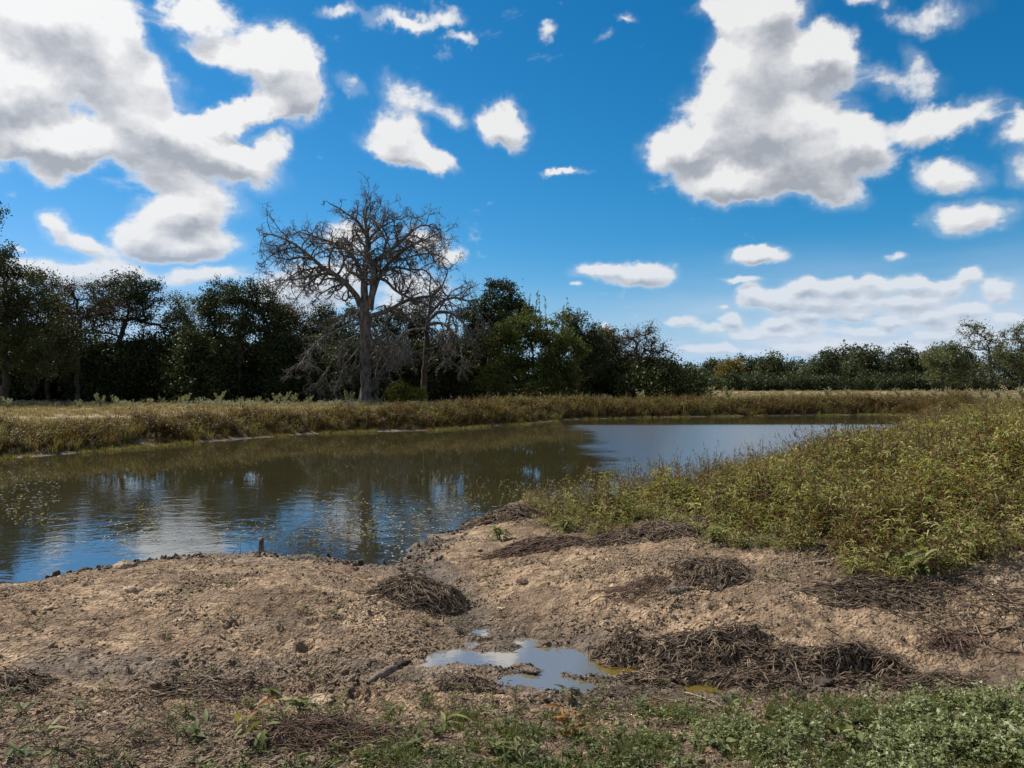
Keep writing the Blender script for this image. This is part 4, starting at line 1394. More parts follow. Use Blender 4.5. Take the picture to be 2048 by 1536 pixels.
# ---- smartweed thicket on the right bank
GW = [proto('weed_plant', leafy_plant(r_, .64, 6, 19, .122, .0085, .14, .5, .5, droop=.95, tint0=ti_), M['weed']) for ti_ in (.48, .56, .62, .70, .52)]
LOW = [proto('weed_low', leafy_plant(r_, .40, 7, 14, .125, .0085, .16, .9, .25, spike=False, tint0=.72), M['weed']) for _ in range(3)]
DRY = [proto('weed_dry', leafy_plant(r_, .80, 4, 19, .085, .006, .12, .35, .95, droop=1.5, sr=.0035), M['dry_weed']) for _ in range(4)]
front = [(1035, 1010), (1075, 1050), (1140, 1076), (1230, 1070), (1300, 1050), (1390, 1068), (1430, 1096), (1520, 1098), (1600, 1118), (1680, 1150), (1760, 1178), (1850, 1176), (1930, 1148), (2080, 1100)]
FP = [hit(u, v)[:2] for u, v in front]
THICK = FP + [(11, 8.2), (17, 12), (24, 22), (33, 36), (31, 44)] + [at(u, d) for u, d in _sr[::-1][1:]]
THICK = np.array(THICK)
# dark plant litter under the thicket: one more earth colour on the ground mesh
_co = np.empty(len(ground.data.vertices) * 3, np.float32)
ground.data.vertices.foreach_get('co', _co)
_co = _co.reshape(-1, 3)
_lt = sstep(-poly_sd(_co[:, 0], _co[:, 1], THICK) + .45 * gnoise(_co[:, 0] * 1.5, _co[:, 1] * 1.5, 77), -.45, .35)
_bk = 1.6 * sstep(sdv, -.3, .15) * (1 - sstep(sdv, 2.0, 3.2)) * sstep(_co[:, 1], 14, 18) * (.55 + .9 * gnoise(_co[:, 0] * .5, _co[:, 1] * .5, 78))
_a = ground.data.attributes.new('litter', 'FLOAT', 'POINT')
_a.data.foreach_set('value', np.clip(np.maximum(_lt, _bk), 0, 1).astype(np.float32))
Q = pts_in(THICK, 44000, r_)
dq = np.hypot(Q[:, 0], Q[:, 1])
keepp = r_.random(len(Q)) < np.interp(dq, [7, 12, 20, 40], [1.0, 1.0, .5, .25])
Q = Q[keepp]
ed = -poly_sd(Q[:, 0], Q[:, 1], THICK)
sh_ = poly_sd(Q[:, 0], Q[:, 1], POND)
hz = height(Q[:, 0], Q[:, 1], False)
n = len(Q)
front_edge = sstep(ed, 0, .9)
tall = sstep(Q[:, 0], -.2, 5.0) * .40 + .60
ndry = gnoise(Q[:, 0] * .4, Q[:, 1] * .4, 83)
nz = .5 + gnoise(Q[:, 0] * .55, Q[:, 1] * .55, 81)
sc_ = (.72 + .28 * front_edge) * tall * (.60 + .40 * np.where(Q[:, 0] > 2.5, sstep(sh_, .6, 4.0), 1)) * (.74 + .50 * nz) * (1 + .35 * gnoise(Q[:, 0] * 1.6, Q[:, 1] * 1.6, 82)) * r_.uniform(.6, 1.25, n)
drym = (sh_ < .9 + .8 * nz) & (Q[:, 1] > 9.5) & (r_.random(n) < np.where(Q[:, 0] < 3.2, .28, .55))
drym |= r_.random(n) < .08 + .25 * sstep(ndry, .1, .4)
kind_ = np.where(drym, 8 + r_.integers(0, 4, n), np.where(((front_edge < .6) | (Q[:, 0] < 2.8)) & (r_.random(n) < .75), 5 + r_.integers(0, 3, n), r_.integers(0, 5, n)))
rt_ = rots(n, r_, .16)
rt_[:, 0] += .35 * (1 - front_edge)          # edge plants lean out over the mud, towards the open side
rt_[:, 2] = np.where(front_edge < .6, r_.normal(0, .6, n), rt_[:, 2])
scatter('smartweed_thicket', GW + LOW + DRY, np.c_[Q, hz - .01], rt_, sc_, kind_)
# tall dry stalks along the water side, poking out over the rest
Q = pts_in(THICK, 9000, r_)
sh_ = poly_sd(Q[:, 0], Q[:, 1], POND)
ok = (r_.random(len(Q)) < np.where(sh_ < 2.2, .55, .10) * np.interp(np.hypot(Q[:, 0], Q[:, 1]), [8, 14, 30], [.5, 1, .5]) * (.4 + 1.6 * (gnoise(Q[:, 0] * .7, Q[:, 1] * .7, 85) > 0))) & (Q[:, 1] > 9)
Q = Q[ok]
n = len(Q)
scatter('dry_stalks', DRY, np.c_[Q, height(Q[:, 0], Q[:, 1], False) - .01], rots(n, r_, .22), r_.uniform(.8, 1.45, n) * .72, r_.integers(0, 4, n))

# ---- weeds on the far bank
r_ = np.random.default_rng(902)
BT = [proto('bank_tuft', tuft(r_, .55, 46, .20, .010, .6, tt_), M['bank']) for tt_ in ((0, .4), (.3, .8), (.1, 1))]
BL = [proto('bank_weed', leafy_plant(r_, .60, 6, 13, .13, .013, .20, .5, dr_, sr=.004, tint0=ti_), M['bank']) for dr_, ti_ in ((.95, .3), (.8, .4), (.35, .6), (.2, .7))]
XY = np.c_[r_.uniform(-26, 34, 90000), r_.uniform(15, 62, 90000)]
XY = XY[np.abs(XY[:, 0]) < XY[:, 1] * .74]
s = poly_sd(XY[:, 0], XY[:, 1], POND)
nzz = gnoise(XY[:, 0] * .3, XY[:, 1] * .3, 91)
wide = 2.6 + 1.6 * sstep(XY[:, 0], -8, 4) + 1.2 * nzz
ok = (s > .25 + .25 * gnoise(XY[:, 0] * .8, XY[:, 1] * .8, 92)) & (s < wide) & (XY[:, 1] > 17) & (poly_sd(XY[:, 0], XY[:, 1], THICK) > 0)
ok &= ~((XY[:, 0] > 2) & (XY[:, 1] < 29)) & ~((XY[:, 0] > 8) & (XY[:, 1] < 40))
# bare slump of earth
sl = wpt(1160, 826, -.2)
ok &= (np.hypot((XY[:, 0] - sl[0]) / 2.6, (XY[:, 1] - 41) / 2.2) > 1) | (r_.random(len(XY)) < .12)
XY, s, nzz = XY[ok], s[ok], nzz[ok]
kp = r_.random(len(XY)) < np.interp(s, [.3, 1, 3, 5], [.65, 1, .8, .4])
XY, s, nzz = XY[kp], s[kp], nzz[kp]
n = len(XY)
sc_ = np.interp(s, [.2, .9, 2.2, 4], [.45, .95, 1.0, .75]) * r_.uniform(.5, 1.25, n) * (1 + .6 * gnoise(XY[:, 0] * .9, XY[:, 1] * .9, 94)) * 1.15 * (1 + .3 * sstep(XY[:, 1], 30, 45))
scatter('bank_weeds', BT + BL, np.c_[XY, height(XY[:, 0], XY[:, 1], False) - .01], rots(n, r_, .15), sc_, np.where(r_.random(n) < .35, r_.integers(0, 3, n), 3 + np.clip(np.round(1.5 + 4.5 * gnoise(XY[:, 0] * .35, XY[:, 1] * .5, 93) + r_.normal(0, .8, n)), 0, 3).astype(int)))
# fresh green grass right at the water line of the far bank
GT = [proto('shore_grass', tuft(r_, .16, 34, .13, .008, .8, (.5, .8)), M['bank']) for _ in range(3)]
XY = np.c_[r_.uniform(-24, 26, 60000), r_.uniform(16, 56, 60000)]
s = poly_sd(XY[:, 0], XY[:, 1], POND)
ok = (s > -.35) & (s < .55) & (gnoise(XY[:, 0] * .5, XY[:, 1] * .5, 95) > -.05) & (XY[:, 1] > 18) & ~((XY[:, 0] > 2) & (XY[:, 1] < 40))
XY = XY[ok]
n = len(XY)
scatter('shore_grass', GT, np.c_[XY, np.maximum(height(XY[:, 0], XY[:, 1], False), ZW) - .01], rots(n, r_), r_.uniform(.5, 1.1, n), r_.integers(0, 3, n))
# dry field grass
FG = [proto('field_tuft', tuft(r_, .16, 26, .22, .010, .9), M['field_grass']) for _ in range(3)]
n = 15000
d = np.exp(r_.uniform(math.log(24), math.log(170), n))
X = r_.uniform(-.74, .74, n) * d
s = poly_sd(X, d, POND)
ok = (s > 1.8) & (poly_sd(X, d, THICK) > .3) & (gnoise(X * .1, d * .1, 97) > -.35)
X, d = X[ok], d[ok]
scatter('field_grass', FG, np.c_[X, d, height(X, d, False)], rots(len(X), r_), r_.uniform(.5, 1.2, len(X)) * (1 + d / 120), r_.integers(0, 3, len(X)))

# small pale weeds run together along the edge of the field
SW = [proto('field_weed', leafy_plant(r_, .34, 7, 12, .07, .010, .22, .6, .1, sr=.004, spike=False), M['silver']) for _ in range(3)]
n = 2600
u = np.where(r_.random(n) < .6, r_.uniform(-20, 1360, n), r_.uniform(1330, 2080, n))
d = np.where(u < 1350, r_.normal(55, 2.2, n), r_.uniform(66, 100, n))
X = (u - 1024) / F * d
s = poly_sd(X, d, POND)
ok = (s > 2.5) & (r_.random(n) < .15 + 1.2 * sstep(gnoise(X * .22, d * .22, 98), -.05, .3)) & (poly_sd(X, d, THICK) > 1)
X, d = X[ok], d[ok]
scatter('field_weeds', SW, np.c_[X, d, height(X, d, False)], rots(len(X), r_), r_.uniform(.5, 1.7, len(X)), r_.integers(0, 3, len(X)))

# ---- pale weeds standing on the edge of the field: each one a plant of its own
PW = []
for i in range(4):
    rr = np.random.default_rng(950 + i)
    st, fo = Geo(), Geo()
    ns = 9
    a = rr.uniform(0, 6.28, ns)
    t = np.linspace(0, 1, 6)
    P = np.zeros((ns, 6, 3))
    hh = rr.uniform(.55, 1.0, ns)
    P[..., 2] = hh[:, None] * t
    P[..., 0] = (np.cos(a) * .42 * hh)[:, None] * t ** 1.4
    P[..., 1] = (np.sin(a) * .42 * hh)[:, None] * t ** 1.4
    st.tubes(P, np.broadcast_to(np.linspace(.010, .004, 6), (ns, 6)), 4, .5)
    for _ in range(40):
        tt = rr.uniform(.3, 1, ns)
        f = tt * 5
        i0 = np.minimum(f.astype(int), 4)
        p = P[np.arange(ns), i0] * (1 - (f - i0))[:, None] + P[np.arange(ns), i0 + 1] * (f - i0)[:, None]
        dd = norm(rdir(ns, rr) + np.array((0, 0, .5)))
        fo.quads(p + dd * .06, dd * .075, norm(np.cross(dd, rdir(ns, rr))) * .022, rr.uniform(0, 1, ns))
    PW.append((st.mesh('stem', M['silver'], True), fo.mesh('foliage', M['silver'])))
PWL = [(330, 57), (352, 58), (382, 56), (408, 55), (430, 56), (455, 58), (487, 56), (520, 57), (548, 55), (575, 55), (600, 56), (628, 57), (200, 52), (150, 50), (18, 47), (240, 55), (300, 56), (690, 57), (765, 57), (690, 55), (905, 55), (940, 54), (985, 52), (1012, 53), (1040, 51), (1090, 54),
       (1130, 55), (1180, 56), (1215, 56), (1250, 57), (1300, 60), (1345, 62), (1420, 75), (1445, 72), (1652, 82), (1665, 80), (1700, 95), (1790, 85), (1830, 75), (1845, 74), (1862, 73), (1900, 72), (1918, 73), (1936, 72), (1958, 71), (1980, 70), (2000, 72), (2020, 70), (2038, 71)]
LMK = [(10, 'the huge edge oak'), (95, 'the small round topped oak'), (155, 'the russet tree'), (235, 'the wide leaning oak'), (368, 'the small airy tree'), (478, 'the round topped oak'), (575, 'the olive topped tree'),
       (668, 'the big bare tree'), (800, 'the drooping grey tree'), (900, 'the grey twigs'), (978, 'the knobbly oak'), (1065, 'the yellow green tree'), (1155, 'the oak right of it'), (1215, 'the brown tinged oak'), (1280, 'the airy leaning tree'), (1345, 'the gap in the trees'),
       (1440, 'the golden far tree'), (1655, 'the olive far tree'), (1710, 'the tallest far trees'), (1800, 'the spiky far tree'), (1880, 'the rounded willow'), (1985, 'the half bare willow'), (2050, 'the edge willow')]
LMK[12] = (1155, 'the oak right of the yellow green tree')
PWL.sort()
near_ = [min(LMK, key=lambda q: abs(q[0] - u))[1] for u, d in PWL]
ORD = ['first', 'second', 'third', 'fourth', 'fifth', 'sixth', 'seventh', 'eighth']
for i, (u, d) in enumerate(PWL):
    rr = np.random.default_rng(1000 + i)
    x, y = at(u + rr.normal(0, 9), d + rr.uniform(-2, 2))
    w = near_[i]
    k_, tot_ = near_[:i].count(w), near_.count(w)
    lb = 'pale silvery weed before ' + w if tot_ == 1 else '%s pale silvery weed from the left before %s' % (ORD[k_], w)
    s_ = rr.uniform(.5, 1.15) * (1.0 if u < 1300 else 1.25)
    t = thing('pale_weed', lb, 'weed', (x, y, float(height(x, y, False))), 'pale silvery weeds on the edge of the field', rr.uniform(0, 6.28))
    t.scale = (s_, s_, s_)
    obj('stem', PW[i % 4][0], t)
    obj('foliage', PW[i % 4][1], t)

# ================================================================== mud clods, pebbles and litter
r_ = np.random.default_rng(903)


def lump_mesh(r, sub=2, amp=.28, squash=.7):
    bm_ = __import__('bmesh').new()
    __import__('bmesh').ops.create_icosphere(bm_, subdivisions=sub, radius=1.0)
    V = np.array([v.co[:] for v in bm_.verts])
    Fs = np.array([[v.index for v in f.verts] for f in bm_.faces])
    bm_.free()
    o = r.uniform(0, 50, 3)
    nn = gnoise(V[:, 0] * 1.3 + o[0] + V[:, 2], V[:, 1] * 1.3 + o[1] - V[:, 2] * .7, 7) + .5 * gnoise(V[:, 0] * 3 + V[:, 2] * 2 + o[1], V[:, 1] * 3 + o[2], 8)
    V = V * (1 + amp * 2 * nn)[:, None]
    V *= np.array((1, r.uniform(.7, 1), squash * r.uniform(.8, 1.1)))
    return V, Fs


def mud_mat(name, c1, c2, wetc, bs=.6):
    m, G = new_mat(name)
    tcn = G.t.nodes.new('ShaderNodeTexCoord')
    oi = G.t.nodes.new('ShaderNodeObjectInfo')
    n = G.noise(tcn.outputs['Object'], 2.2, 5, .65)
    n2 = G.noise(tcn.outputs['Object'], 7, 4, .7)
    f = G.math('ADD', G.ramp(n, .3, .7), G.math('MULTIPLY', G.math('SUBTRACT', oi.outputs['Random'], .5), .9), clamp=True)
    col = G.mix(f, tuple(c1) + (1,), tuple(c2) + (1,))
    col = G.mix(G.math('GREATER_THAN', oi.outputs['Random'], .80), col, tuple(wetc) + (1,))
    finish(G, principled(G, col, .9, .2, bump(G, G.math('ADD', n, n2), bs, .3)))
    return m


M['clod'] = mud_mat('mud_clod', (.27, .19, .12), (.48, .36, .24), (.33, .245, .16))
M['wet_clod'] = mud_mat('wet_mud_clod', (.09, .066, .047), (.19, .145, .105), (.06, .046, .034))
M['red_clod'] = mud_mat('red_mud_clod', (.07, .042, .030), (.15, .09, .06), (.06, .04, .03))
CLP_ = []
for i in range(4):
    V_, F_ = lump_mesh(r_, 2, .30, .62)
    CLP_.append(bpy.data.objects.new('clod', mesh_np('clod', V_, [F_], M['clod'], i % 2 == 0)))
WCL = []
for i in range(3):
    V_, F_ = lump_mesh(r_, 2, .30, .62)
    WCL.append(bpy.data.objects.new('wet_clod', mesh_np('wet_clod', V_, [F_], M['wet_clod'], True)))

n = 330000
d = np.exp(r_.uniform(math.log(2.9), math.log(12), n))
X = r_.uniform(-.74, .74, n) * d
s = poly_sd(X, d, POND)
th = -poly_sd(X, d, THICK)
dens = .06 + 1.0 * sstep(gnoise(X * 1.3, d * 1.3, 111) + .5 * gnoise(X * 4, d * 4, 112), -.05, .3)
dens = dens * np.where((X > .3) & (d > 5.3), 1.0, .55)
ok = (s > .02) & (th < .5) & (r_.random(n) < dens)
X, d, s = X[ok], d[ok], s[ok]
h1 = height(X, d)
ok = h1 > ZP - .0 * X + .004
ok |= d > 7
X, d, s, h1 = X[ok], d[ok], s[ok], h1[ok]
n = len(X)
sz = .003 + .011 * r_.random(n) ** 3 + .022 * (r_.random(n) < .012) * r_.random(n)
sz *= np.interp(d, [3, 6, 12], [.9, 1.1, 1.4])
wetp = np.maximum(1 - sstep(s, .1, .8), 1 - sstep(np.hypot(X - 1.0, (d - 5.3) * 1.9), .9, 2.2)) > r_.random(n)
scatter('mud_pebbles', CLP_ + WCL, np.c_[X, d, h1 + sz * .1], r_.uniform(0, 6.28, (n, 3)) * np.array((.15, .15, 1)), np.c_[sz * r_.uniform(.8, 1.9, n), sz, sz * .9], np.where(wetp, 4 + r_.integers(0, 3, n), r_.integers(0, 4, n)))

# dark wet lumps churned up along the shore
n = 26000
d = np.exp(r_.uniform(math.log(7), math.log(16), n))
X = r_.uniform(-.74, .2, n) * d
s = poly_sd(X, d, POND)
ok = (s > -.12) & (s < .55) & (r_.random(n) < .75 * sstep(gnoise(X * 2.5, d * 2.5, 131), -.2, .3) * np.interp(s, [-.1, .15, .55], [.4, 1, .15])) & (-poly_sd(X, d, THICK) < .3)
X, d = X[ok][:2200], d[ok][:2200]
n = len(X)
sz = .010 + .032 * r_.random(n) ** 2.2
scatter('shore_clods', WCL, np.c_[X, d, height(X, d) + sz * .2], r_.uniform(0, 6.28, (n, 3)) * np.array((.2, .2, 1)), np.c_[sz * r_.uniform(1, 1.7, n), sz, sz * .8], r_.integers(0, 3, n))

# bits of straw, root and stem lying about
n = 22000
d = np.exp(r_.uniform(math.log(2.9), math.log(11), n))
X = r_.uniform(-.74, .74, n) * d
s = poly_sd(X, d, POND)
ok = (s > 0) & (-poly_sd(X, d, THICK) < .6) & (r_.random(n) < .25 + .9 * sstep(gnoise(X * .9, d * .9, 113), 0, .35) + .6 * (d < 4.6))
X, d = X[ok], d[ok]
n = len(X)
L = r_.uniform(.02, .11, n) * np.interp(d, [3, 8], [.9, 1.3]) * (1 + .9 * (d < 4.4) * r_.random(n))
a = r_.uniform(0, 6.28, n)
t = np.linspace(-.5, .5, 5)
bend_ = r_.normal(0, .22, n)
P = np.stack([X[:, None] + L[:, None] * (np.cos(a)[:, None] * t - np.sin(a)[:, None] * bend_[:, None] * (4 * t * t)),
              d[:, None] + L[:, None] * (np.sin(a)[:, None] * t + np.cos(a)[:, None] * bend_[:, None] * (4 * t * t)),
              np.zeros((n, 5))], -1)
P[..., 2] = height(P[..., 0], P[..., 1]) + .004 + L[:, None] * .15 * r_.random((n, 1)) * (t + .5)[None]
G = Geo()
G.tubes(P, np.broadcast_to(r_.uniform(.0010, .0026, (n, 1)), (n, 5)), 3, r_.uniform(0, .8, n))
tag(obj('stem_litter', G.mesh('stem_litter', M['root'])), kind='stuff')

# ================================================================== tangles of roots and dead stems
M['core'] = mud_mat('root_core', (.028, .019, .013), (.10, .07, .048), (.03, .022, .016))
M['redroot'] = bark_mat('red_root', (.055, .032, .022), (.20, .128, .088), 20, 1.0, .3)


def tangle(label, u, v, rx, ry, hgt, n=260, mat='root', seed=0, name='root_clump', cat='root clump', thick=.0045, cover=.9, long_=1.0, rz=0.0, spiky=.3, group=None, core='core', part='roots', lu=1.0):
    """mound of curved stems wrapped over an earthy core; rx, ry, hgt in metres"""
    r = np.random.default_rng(seed)
    hgt *= .56 if seed > 1 else .70
    rx, ry = rx * 1.1, ry * 1.1
    c = hit(u, v)
    root = thing(name, label, cat, (c[0], c[1], c[2]), group, rz)
    cr, sr_ = math.cos(rz), math.sin(rz)

    def gz(x, y):
        return height(c[0] + x * cr - y * sr_, c[1] + x * sr_ + y * cr) - c[2]
    # ragged footprint and lumpy height
    def ragged(x_, y_):
        a_ = np.arctan2(y_, x_)
        return 1 + .42 * gnoise(np.cos(a_) * 1.6 + seed * 3.1, np.sin(a_) * 1.6, 14) + .22 * gnoise(np.cos(a_) * 4 + seed, np.sin(a_) * 4, 15)

    def lumps(x_, y_):
        return 1 + lu * .75 * gnoise(x_ * 1.5 + seed, y_ * 1.5, 12) + lu * .45 * gnoise(x_ * 3.7 + seed, y_ * 3.7, 13)
    aa, rr = np.meshgrid(np.linspace(0, 2 * np.pi, 40, endpoint=False), np.linspace(0, 1, 12))
    rg = ragged(np.cos(aa), np.sin(aa))
    x, y = rr * np.cos(aa) * rx * rg, rr * np.sin(aa) * ry * rg
    lum = lumps(rr * np.cos(aa), rr * np.sin(aa))

    def dome(q):
        return np.sqrt(np.maximum(1 - q * q, 0))
    z = gz(x, y) + hgt * .84 * cover * dome(rr) ** 1.3 * lum - .012 - .03 * (rr > .98)
    idx = np.arange(12 * 40).reshape(12, 40)
    qd = np.stack([idx[:-1], np.roll(idx[:-1], -1, 1), np.roll(idx[1:], -1, 1), idx[1:]], -1).reshape(-1, 4)
    obj('earth_core', mesh_np('earth_core', np.stack([x, y, z], -1).reshape(-1, 3), [qd], M[core], True), root)
    # stems
    K = 9
    n = int(n * .85)
    a0 = r.uniform(0, 6.28, n)
    q0 = np.sqrt(r.uniform(0, 1, n))
    p = np.stack([np.cos(a0) * q0, np.sin(a0) * q0], -1)
    th_ = r.uniform(0, 6.28, n)
    L = r.uniform(.5, 1.6, n) * long_
    cv = r.normal(0, .32, n)
    stray = r.random(n) < .10
    pts = [p]
    for k in range(1, K):
        th_ = th_ + cv + r.normal(0, .22, n)
        p = p + np.stack([np.cos(th_), np.sin(th_)], -1) * (L / (K - 1))[:, None]
        over = np.maximum(np.linalg.norm(p, axis=1) - np.where(stray, 1.7, 1.08), 0)[:, None]
        p = p - over * norm(p) * .7
        pts.append(p)
    pts = np.stack(pts, 1)
    qn = np.linalg.norm(pts, axis=2)
    rg = ragged(pts[..., 0], pts[..., 1])
    X_, Y_ = pts[..., 0] * rx * rg, pts[..., 1] * ry * rg
    lay = r.uniform(.80, 1.18, (n, 1)) + np.cumsum(r.normal(0, .045, (n, K)), 1)
    Z_ = gz(X_, Y_) + hgt * dome(np.minimum(qn, 1)) ** 1.3 * lay * lumps(pts[..., 0], pts[..., 1]) + .006
    up = (r.random(n) < spiky)[:, None] * r.uniform(.01, .07, (n, 1)) * (np.linspace(0, 1, K) ** 2)[None]
    Z_ = Z_ + up
    R_ = (.98 * thick * np.exp(r.normal(0, .40, (n, 1)))) * np.linspace(1, .5, K)[None]
    G = Geo()
    G.tubes(np.stack([X_, Y_, Z_], -1), R_, 5, np.clip(r.beta(1.1, 1.3, n), 0, 1))
    o = obj(part, G.mesh(part, M[mat], True), root)
    o['kind'] = 'stuff'
    return root


tangle('round ball of tangled grey roots beside the muddy channel, left of centre', 845, 1205, .34, .28, .23, 560, seed=1, thick=.0040, lu=.25)
GR = 'root clumps in a row behind the puddle'
tangle('dark root clump at the left end of the row, touching the green water', 1240, 1312, .20, .16, .11, 200, seed=2, group=GR, spiky=.5)
tangle('long root clump with pale stems arching over it, right of the first', 1345, 1318, .30, .20, .13, 300, seed=3, group=GR, thick=.0048)
tangle('highest root clump of the row with stems standing out of its top', 1440, 1305, .28, .18, .15, 300, seed=4, group=GR, spiky=.6)
tangle('low root clump overhanging the brown water in front of the row', 1320, 1362, .24, .12, .09, 220, seed=5, group=GR)
tangle('low dark mound of twigs standing in the ditch before the row', 1500, 1368, .27, .13, .085, 240, seed=6, group=GR, thick=.0035)
tangle('root clump linking the highest one to the right hand dark clump', 1560, 1330, .26, .13, .08, 160, seed=7, group=GR)
tangle('dark brushy root clump at the right end of the row', 1705, 1338, .32, .17, .13, 300, seed=8, group=GR, thick=.0036, spiky=.5)
tangle('brown nest of fine roots on top of the right mud mound', 1425, 1150, .30, .26, .14, 320, seed=9, mat='root', thick=.0034)
tangle('thin red brown roots straggling left of the nest on the mound', 1290, 1180, .30, .20, .045, 150, seed=10, mat='redroot', thick=.0026, cover=.3)
tangle('long low mat of dark roots under the green weeds, left end', 1080, 1098, .52, .20, .12, 380, seed=11, mat='redroot', thick=.0042, long_=1.3, spiky=.1)
tangle('dark root mat joining the left mat to the brown stem mound', 1235, 1084, .50, .17, .11, 340, seed=12, thick=.004, long_=1.3, spiky=.1)
tangle('mound of brown dead stems below the thicket, right of the root mat', 1330, 1072, .48, .32, .22, 460, seed=13, thick=.004, spiky=.2)
tangle('black brown root lump at the water edge by the first weeds', 1010, 1040, .48, .30, .20, 300, seed=14, thick=.005)
tangle('grey root tangle cut by the left edge of the frame', 20, 1372, .20, .16, .09, 170, seed=15, thick=.0042)
tangle('small heap of muddy stems on the near side of the puddle', 935, 1378, .17, .12, .085, 200, seed=16, thick=.003, spiky=.5)
tangle('muddy trampled root heap left of centre in the foreground', 420, 1385, .36, .22, .05, 130, seed=17, thick=.0035)
tangle('wide heap of purplish dead stems at the bottom, left of centre', 640, 1480, .34, .17, .07, 420, seed=18, mat='redroot', thick=.0026, spiky=.5)
tangle('black clump of stems standing in the pond before the shore', 735, 1078, .17, .12, .10, 120, seed=19, thick=.004, spiky=.8)
tangle('small muddy lump of roots right beside the wooden stump', 575, 1108, .26, .16, .14, 170, seed=20, thick=.004)
tangle('flat spread of grey stems on the slope at the right edge', 1960, 1215, .55, .45, .05, 130, seed=21, thick=.0035, cover=.3)
tangle('root tuft hanging over the small bank near the right edge', 1900, 1290, .18, .12, .06, 130, seed=22, mat='redroot', thick=.003)
tangle('low stem tangle under the front edge of the thicket, far right', 1760, 1190, .50, .28, .09, 280, seed=23, thick=.0035)
tangle('small root tangle with pale straw beside the near green plants', 1345, 1418, .20, .10, .05, 150, seed=24, mat='straw', thick=.0026, core='clod')
tangle('dark low tangle in the bottom right ditch behind the sage plants', 1860, 1372, .30, .12, .07, 200, seed=25, thick=.003, spiky=.5)


def stick(label, pts, r0, r1, mat='straw', name='dead_stalk', cat='stalk', sides=6, seed=1):
    """pts: photo points (u, v, height above ground)"""
    r = np.random.default_rng(seed)
    W_ = []
    for (u, v, hh) in pts:
        c = hit(u, v)
        W_.append((c[0], c[1], c[2] + hh))
    W_ = np.array(W_)
    k = 12
    t = np.linspace(0, 1, len(W_))
    tt = np.linspace(0, 1, k)
    P = np.stack([np.interp(tt, t, W_[:, i]) for i in range(3)], -1)
    P[1:-1] += r.normal(0, .004, (k - 2, 3))
    o0 = P[0].copy()
    G = Geo()
    G.tubes((P - o0)[None], np.linspace(r0, r1, k)[None], sides, .6, True)
    o = obj(name, G.mesh(name, M[mat], True), loc=o0)
    return tag(o, label, cat)


stick('long pale reed stalk lying beside the straw tangle', [(1370, 1396, .03), (1420, 1410, .03), (1455, 1424, .02)], .006, .003)
stick('second shorter pale stalk under the long reed', [(1355, 1404, .02), (1405, 1418, .015), (1440, 1420, .01)], .004, .002, seed=2)
stick('arching grey bare stem among the sage plants at the bottom right', [(1640, 1485, .0), (1655, 1455, .06), (1690, 1446, .09), (1740, 1452, .07)], .0032, .0012, 'root', seed=3)
stick('pale bare stem leaning in the sage plants, cut by the bottom', [(1500, 1480, .08), (1520, 1505, .06), (1550, 1535, .02)], .0035, .002, 'straw', seed=4)
stick('thin dark twig sticking up from the heap of purplish stems', [(690, 1440, .0), (715, 1425, .06), (735, 1415, .16)], .003, .001, 'root', seed=5)
stick('bent grey branch leaning over the dark twig mound in the ditch', [(1545, 1362, .0), (1550, 1340, .10), (1520, 1330, .14), (1495, 1330, .15)], .005, .0025, 'root', seed=6)
stick('pale stick leaning on the bank right of the twig mound', [(1605, 1372, .0), (1590, 1345, .06), (1578, 1330, .10)], .005, .003, 'root', seed=7)
stick('long yellow stem lying over the front plants, bottom left of centre', [(830, 1500, .02), (880, 1470, .05), (930, 1430, .04)], .003, .0015, 'straw', seed=8)

# ------------------------------------------------------------------ stump, driftwood, clods
c = hit(521, 1108)
r2 = np.random.default_rng(31)
G = Geo()
K = 9
P = np.stack([np.linspace(0, .012, K), np.zeros(K), np.linspace(-.05, .23, K)], -1)
G.tubes(P[None], (np.array([.062, .055, .045, .042, .040, .040, .038, .036, .022]) * r2.uniform(.92, 1.08, K))[None], 9, .5, True)
st = thing('wood_stump', 'short upright wooden stump at the water edge left of centre', 'stump', c)
st.scale = (.85, .85, .80)
V_ = G
o = obj('post', G.mesh('post', M['wood'], True), st)
me = o.data
co = np.empty(len(me.vertices) * 3, np.float32)
me.vertices.foreach_get('co', co)
co = co.reshape(-1, 3)
a_ = np.arctan2(co[:, 1], co[:, 0] + 1e-6)
co[:, :2] *= (1 + .16 * np.sin(3 * a_) + .1 * np.sin(7 * a_ + 1))[:, None]
co[:, 2] += (co[:, 2] > .18) * .03 * np.sin(a_ * 2 + 1)
me.vertices.foreach_set('co', co.ravel())
G = Geo()
G.tubes(np.array([[[.02, -.03, .03], [.10, -.06, .03], [.20, -.10, .00], [.28, -.13, -.03]], [[-.03, 0, .02], [-.10, -.02, .01], [-.16, -.03, -.01], [-.2, -.04, -.04]]]), np.array([[.028, .022, .016, .008]] * 2), 6, .6)
obj('root', G.mesh('root', M['wood'], True), st)


def clod(label, u, v, s, mat='clod', seed=0, sub=3, name='mud_clod', cat='mud clod', squash=.6, n=1, group=None):
    r = np.random.default_rng(seed)
    c = hit(u, v)
    vs, fs, k = [], [], 0
    for i in range(n):
        V_, F_ = lump_mesh(r, sub, .42, squash)
        q = (r.uniform(-1, 1, 3) * np.array((s, s * .7, 0))) * (i > 0)
        V_ = V_ * s * (1 if i == 0 else r.uniform(.35, .7)) + q
        vs.append(V_)
        fs.append(F_ + k)
        k += len(V_)
    me = mesh_np(name, np.concatenate(vs), [np.concatenate(fs)], M[mat], True)
    return tag(obj(name, me, loc=(c[0], c[1], c[2] + s * .18)), label, cat, group)


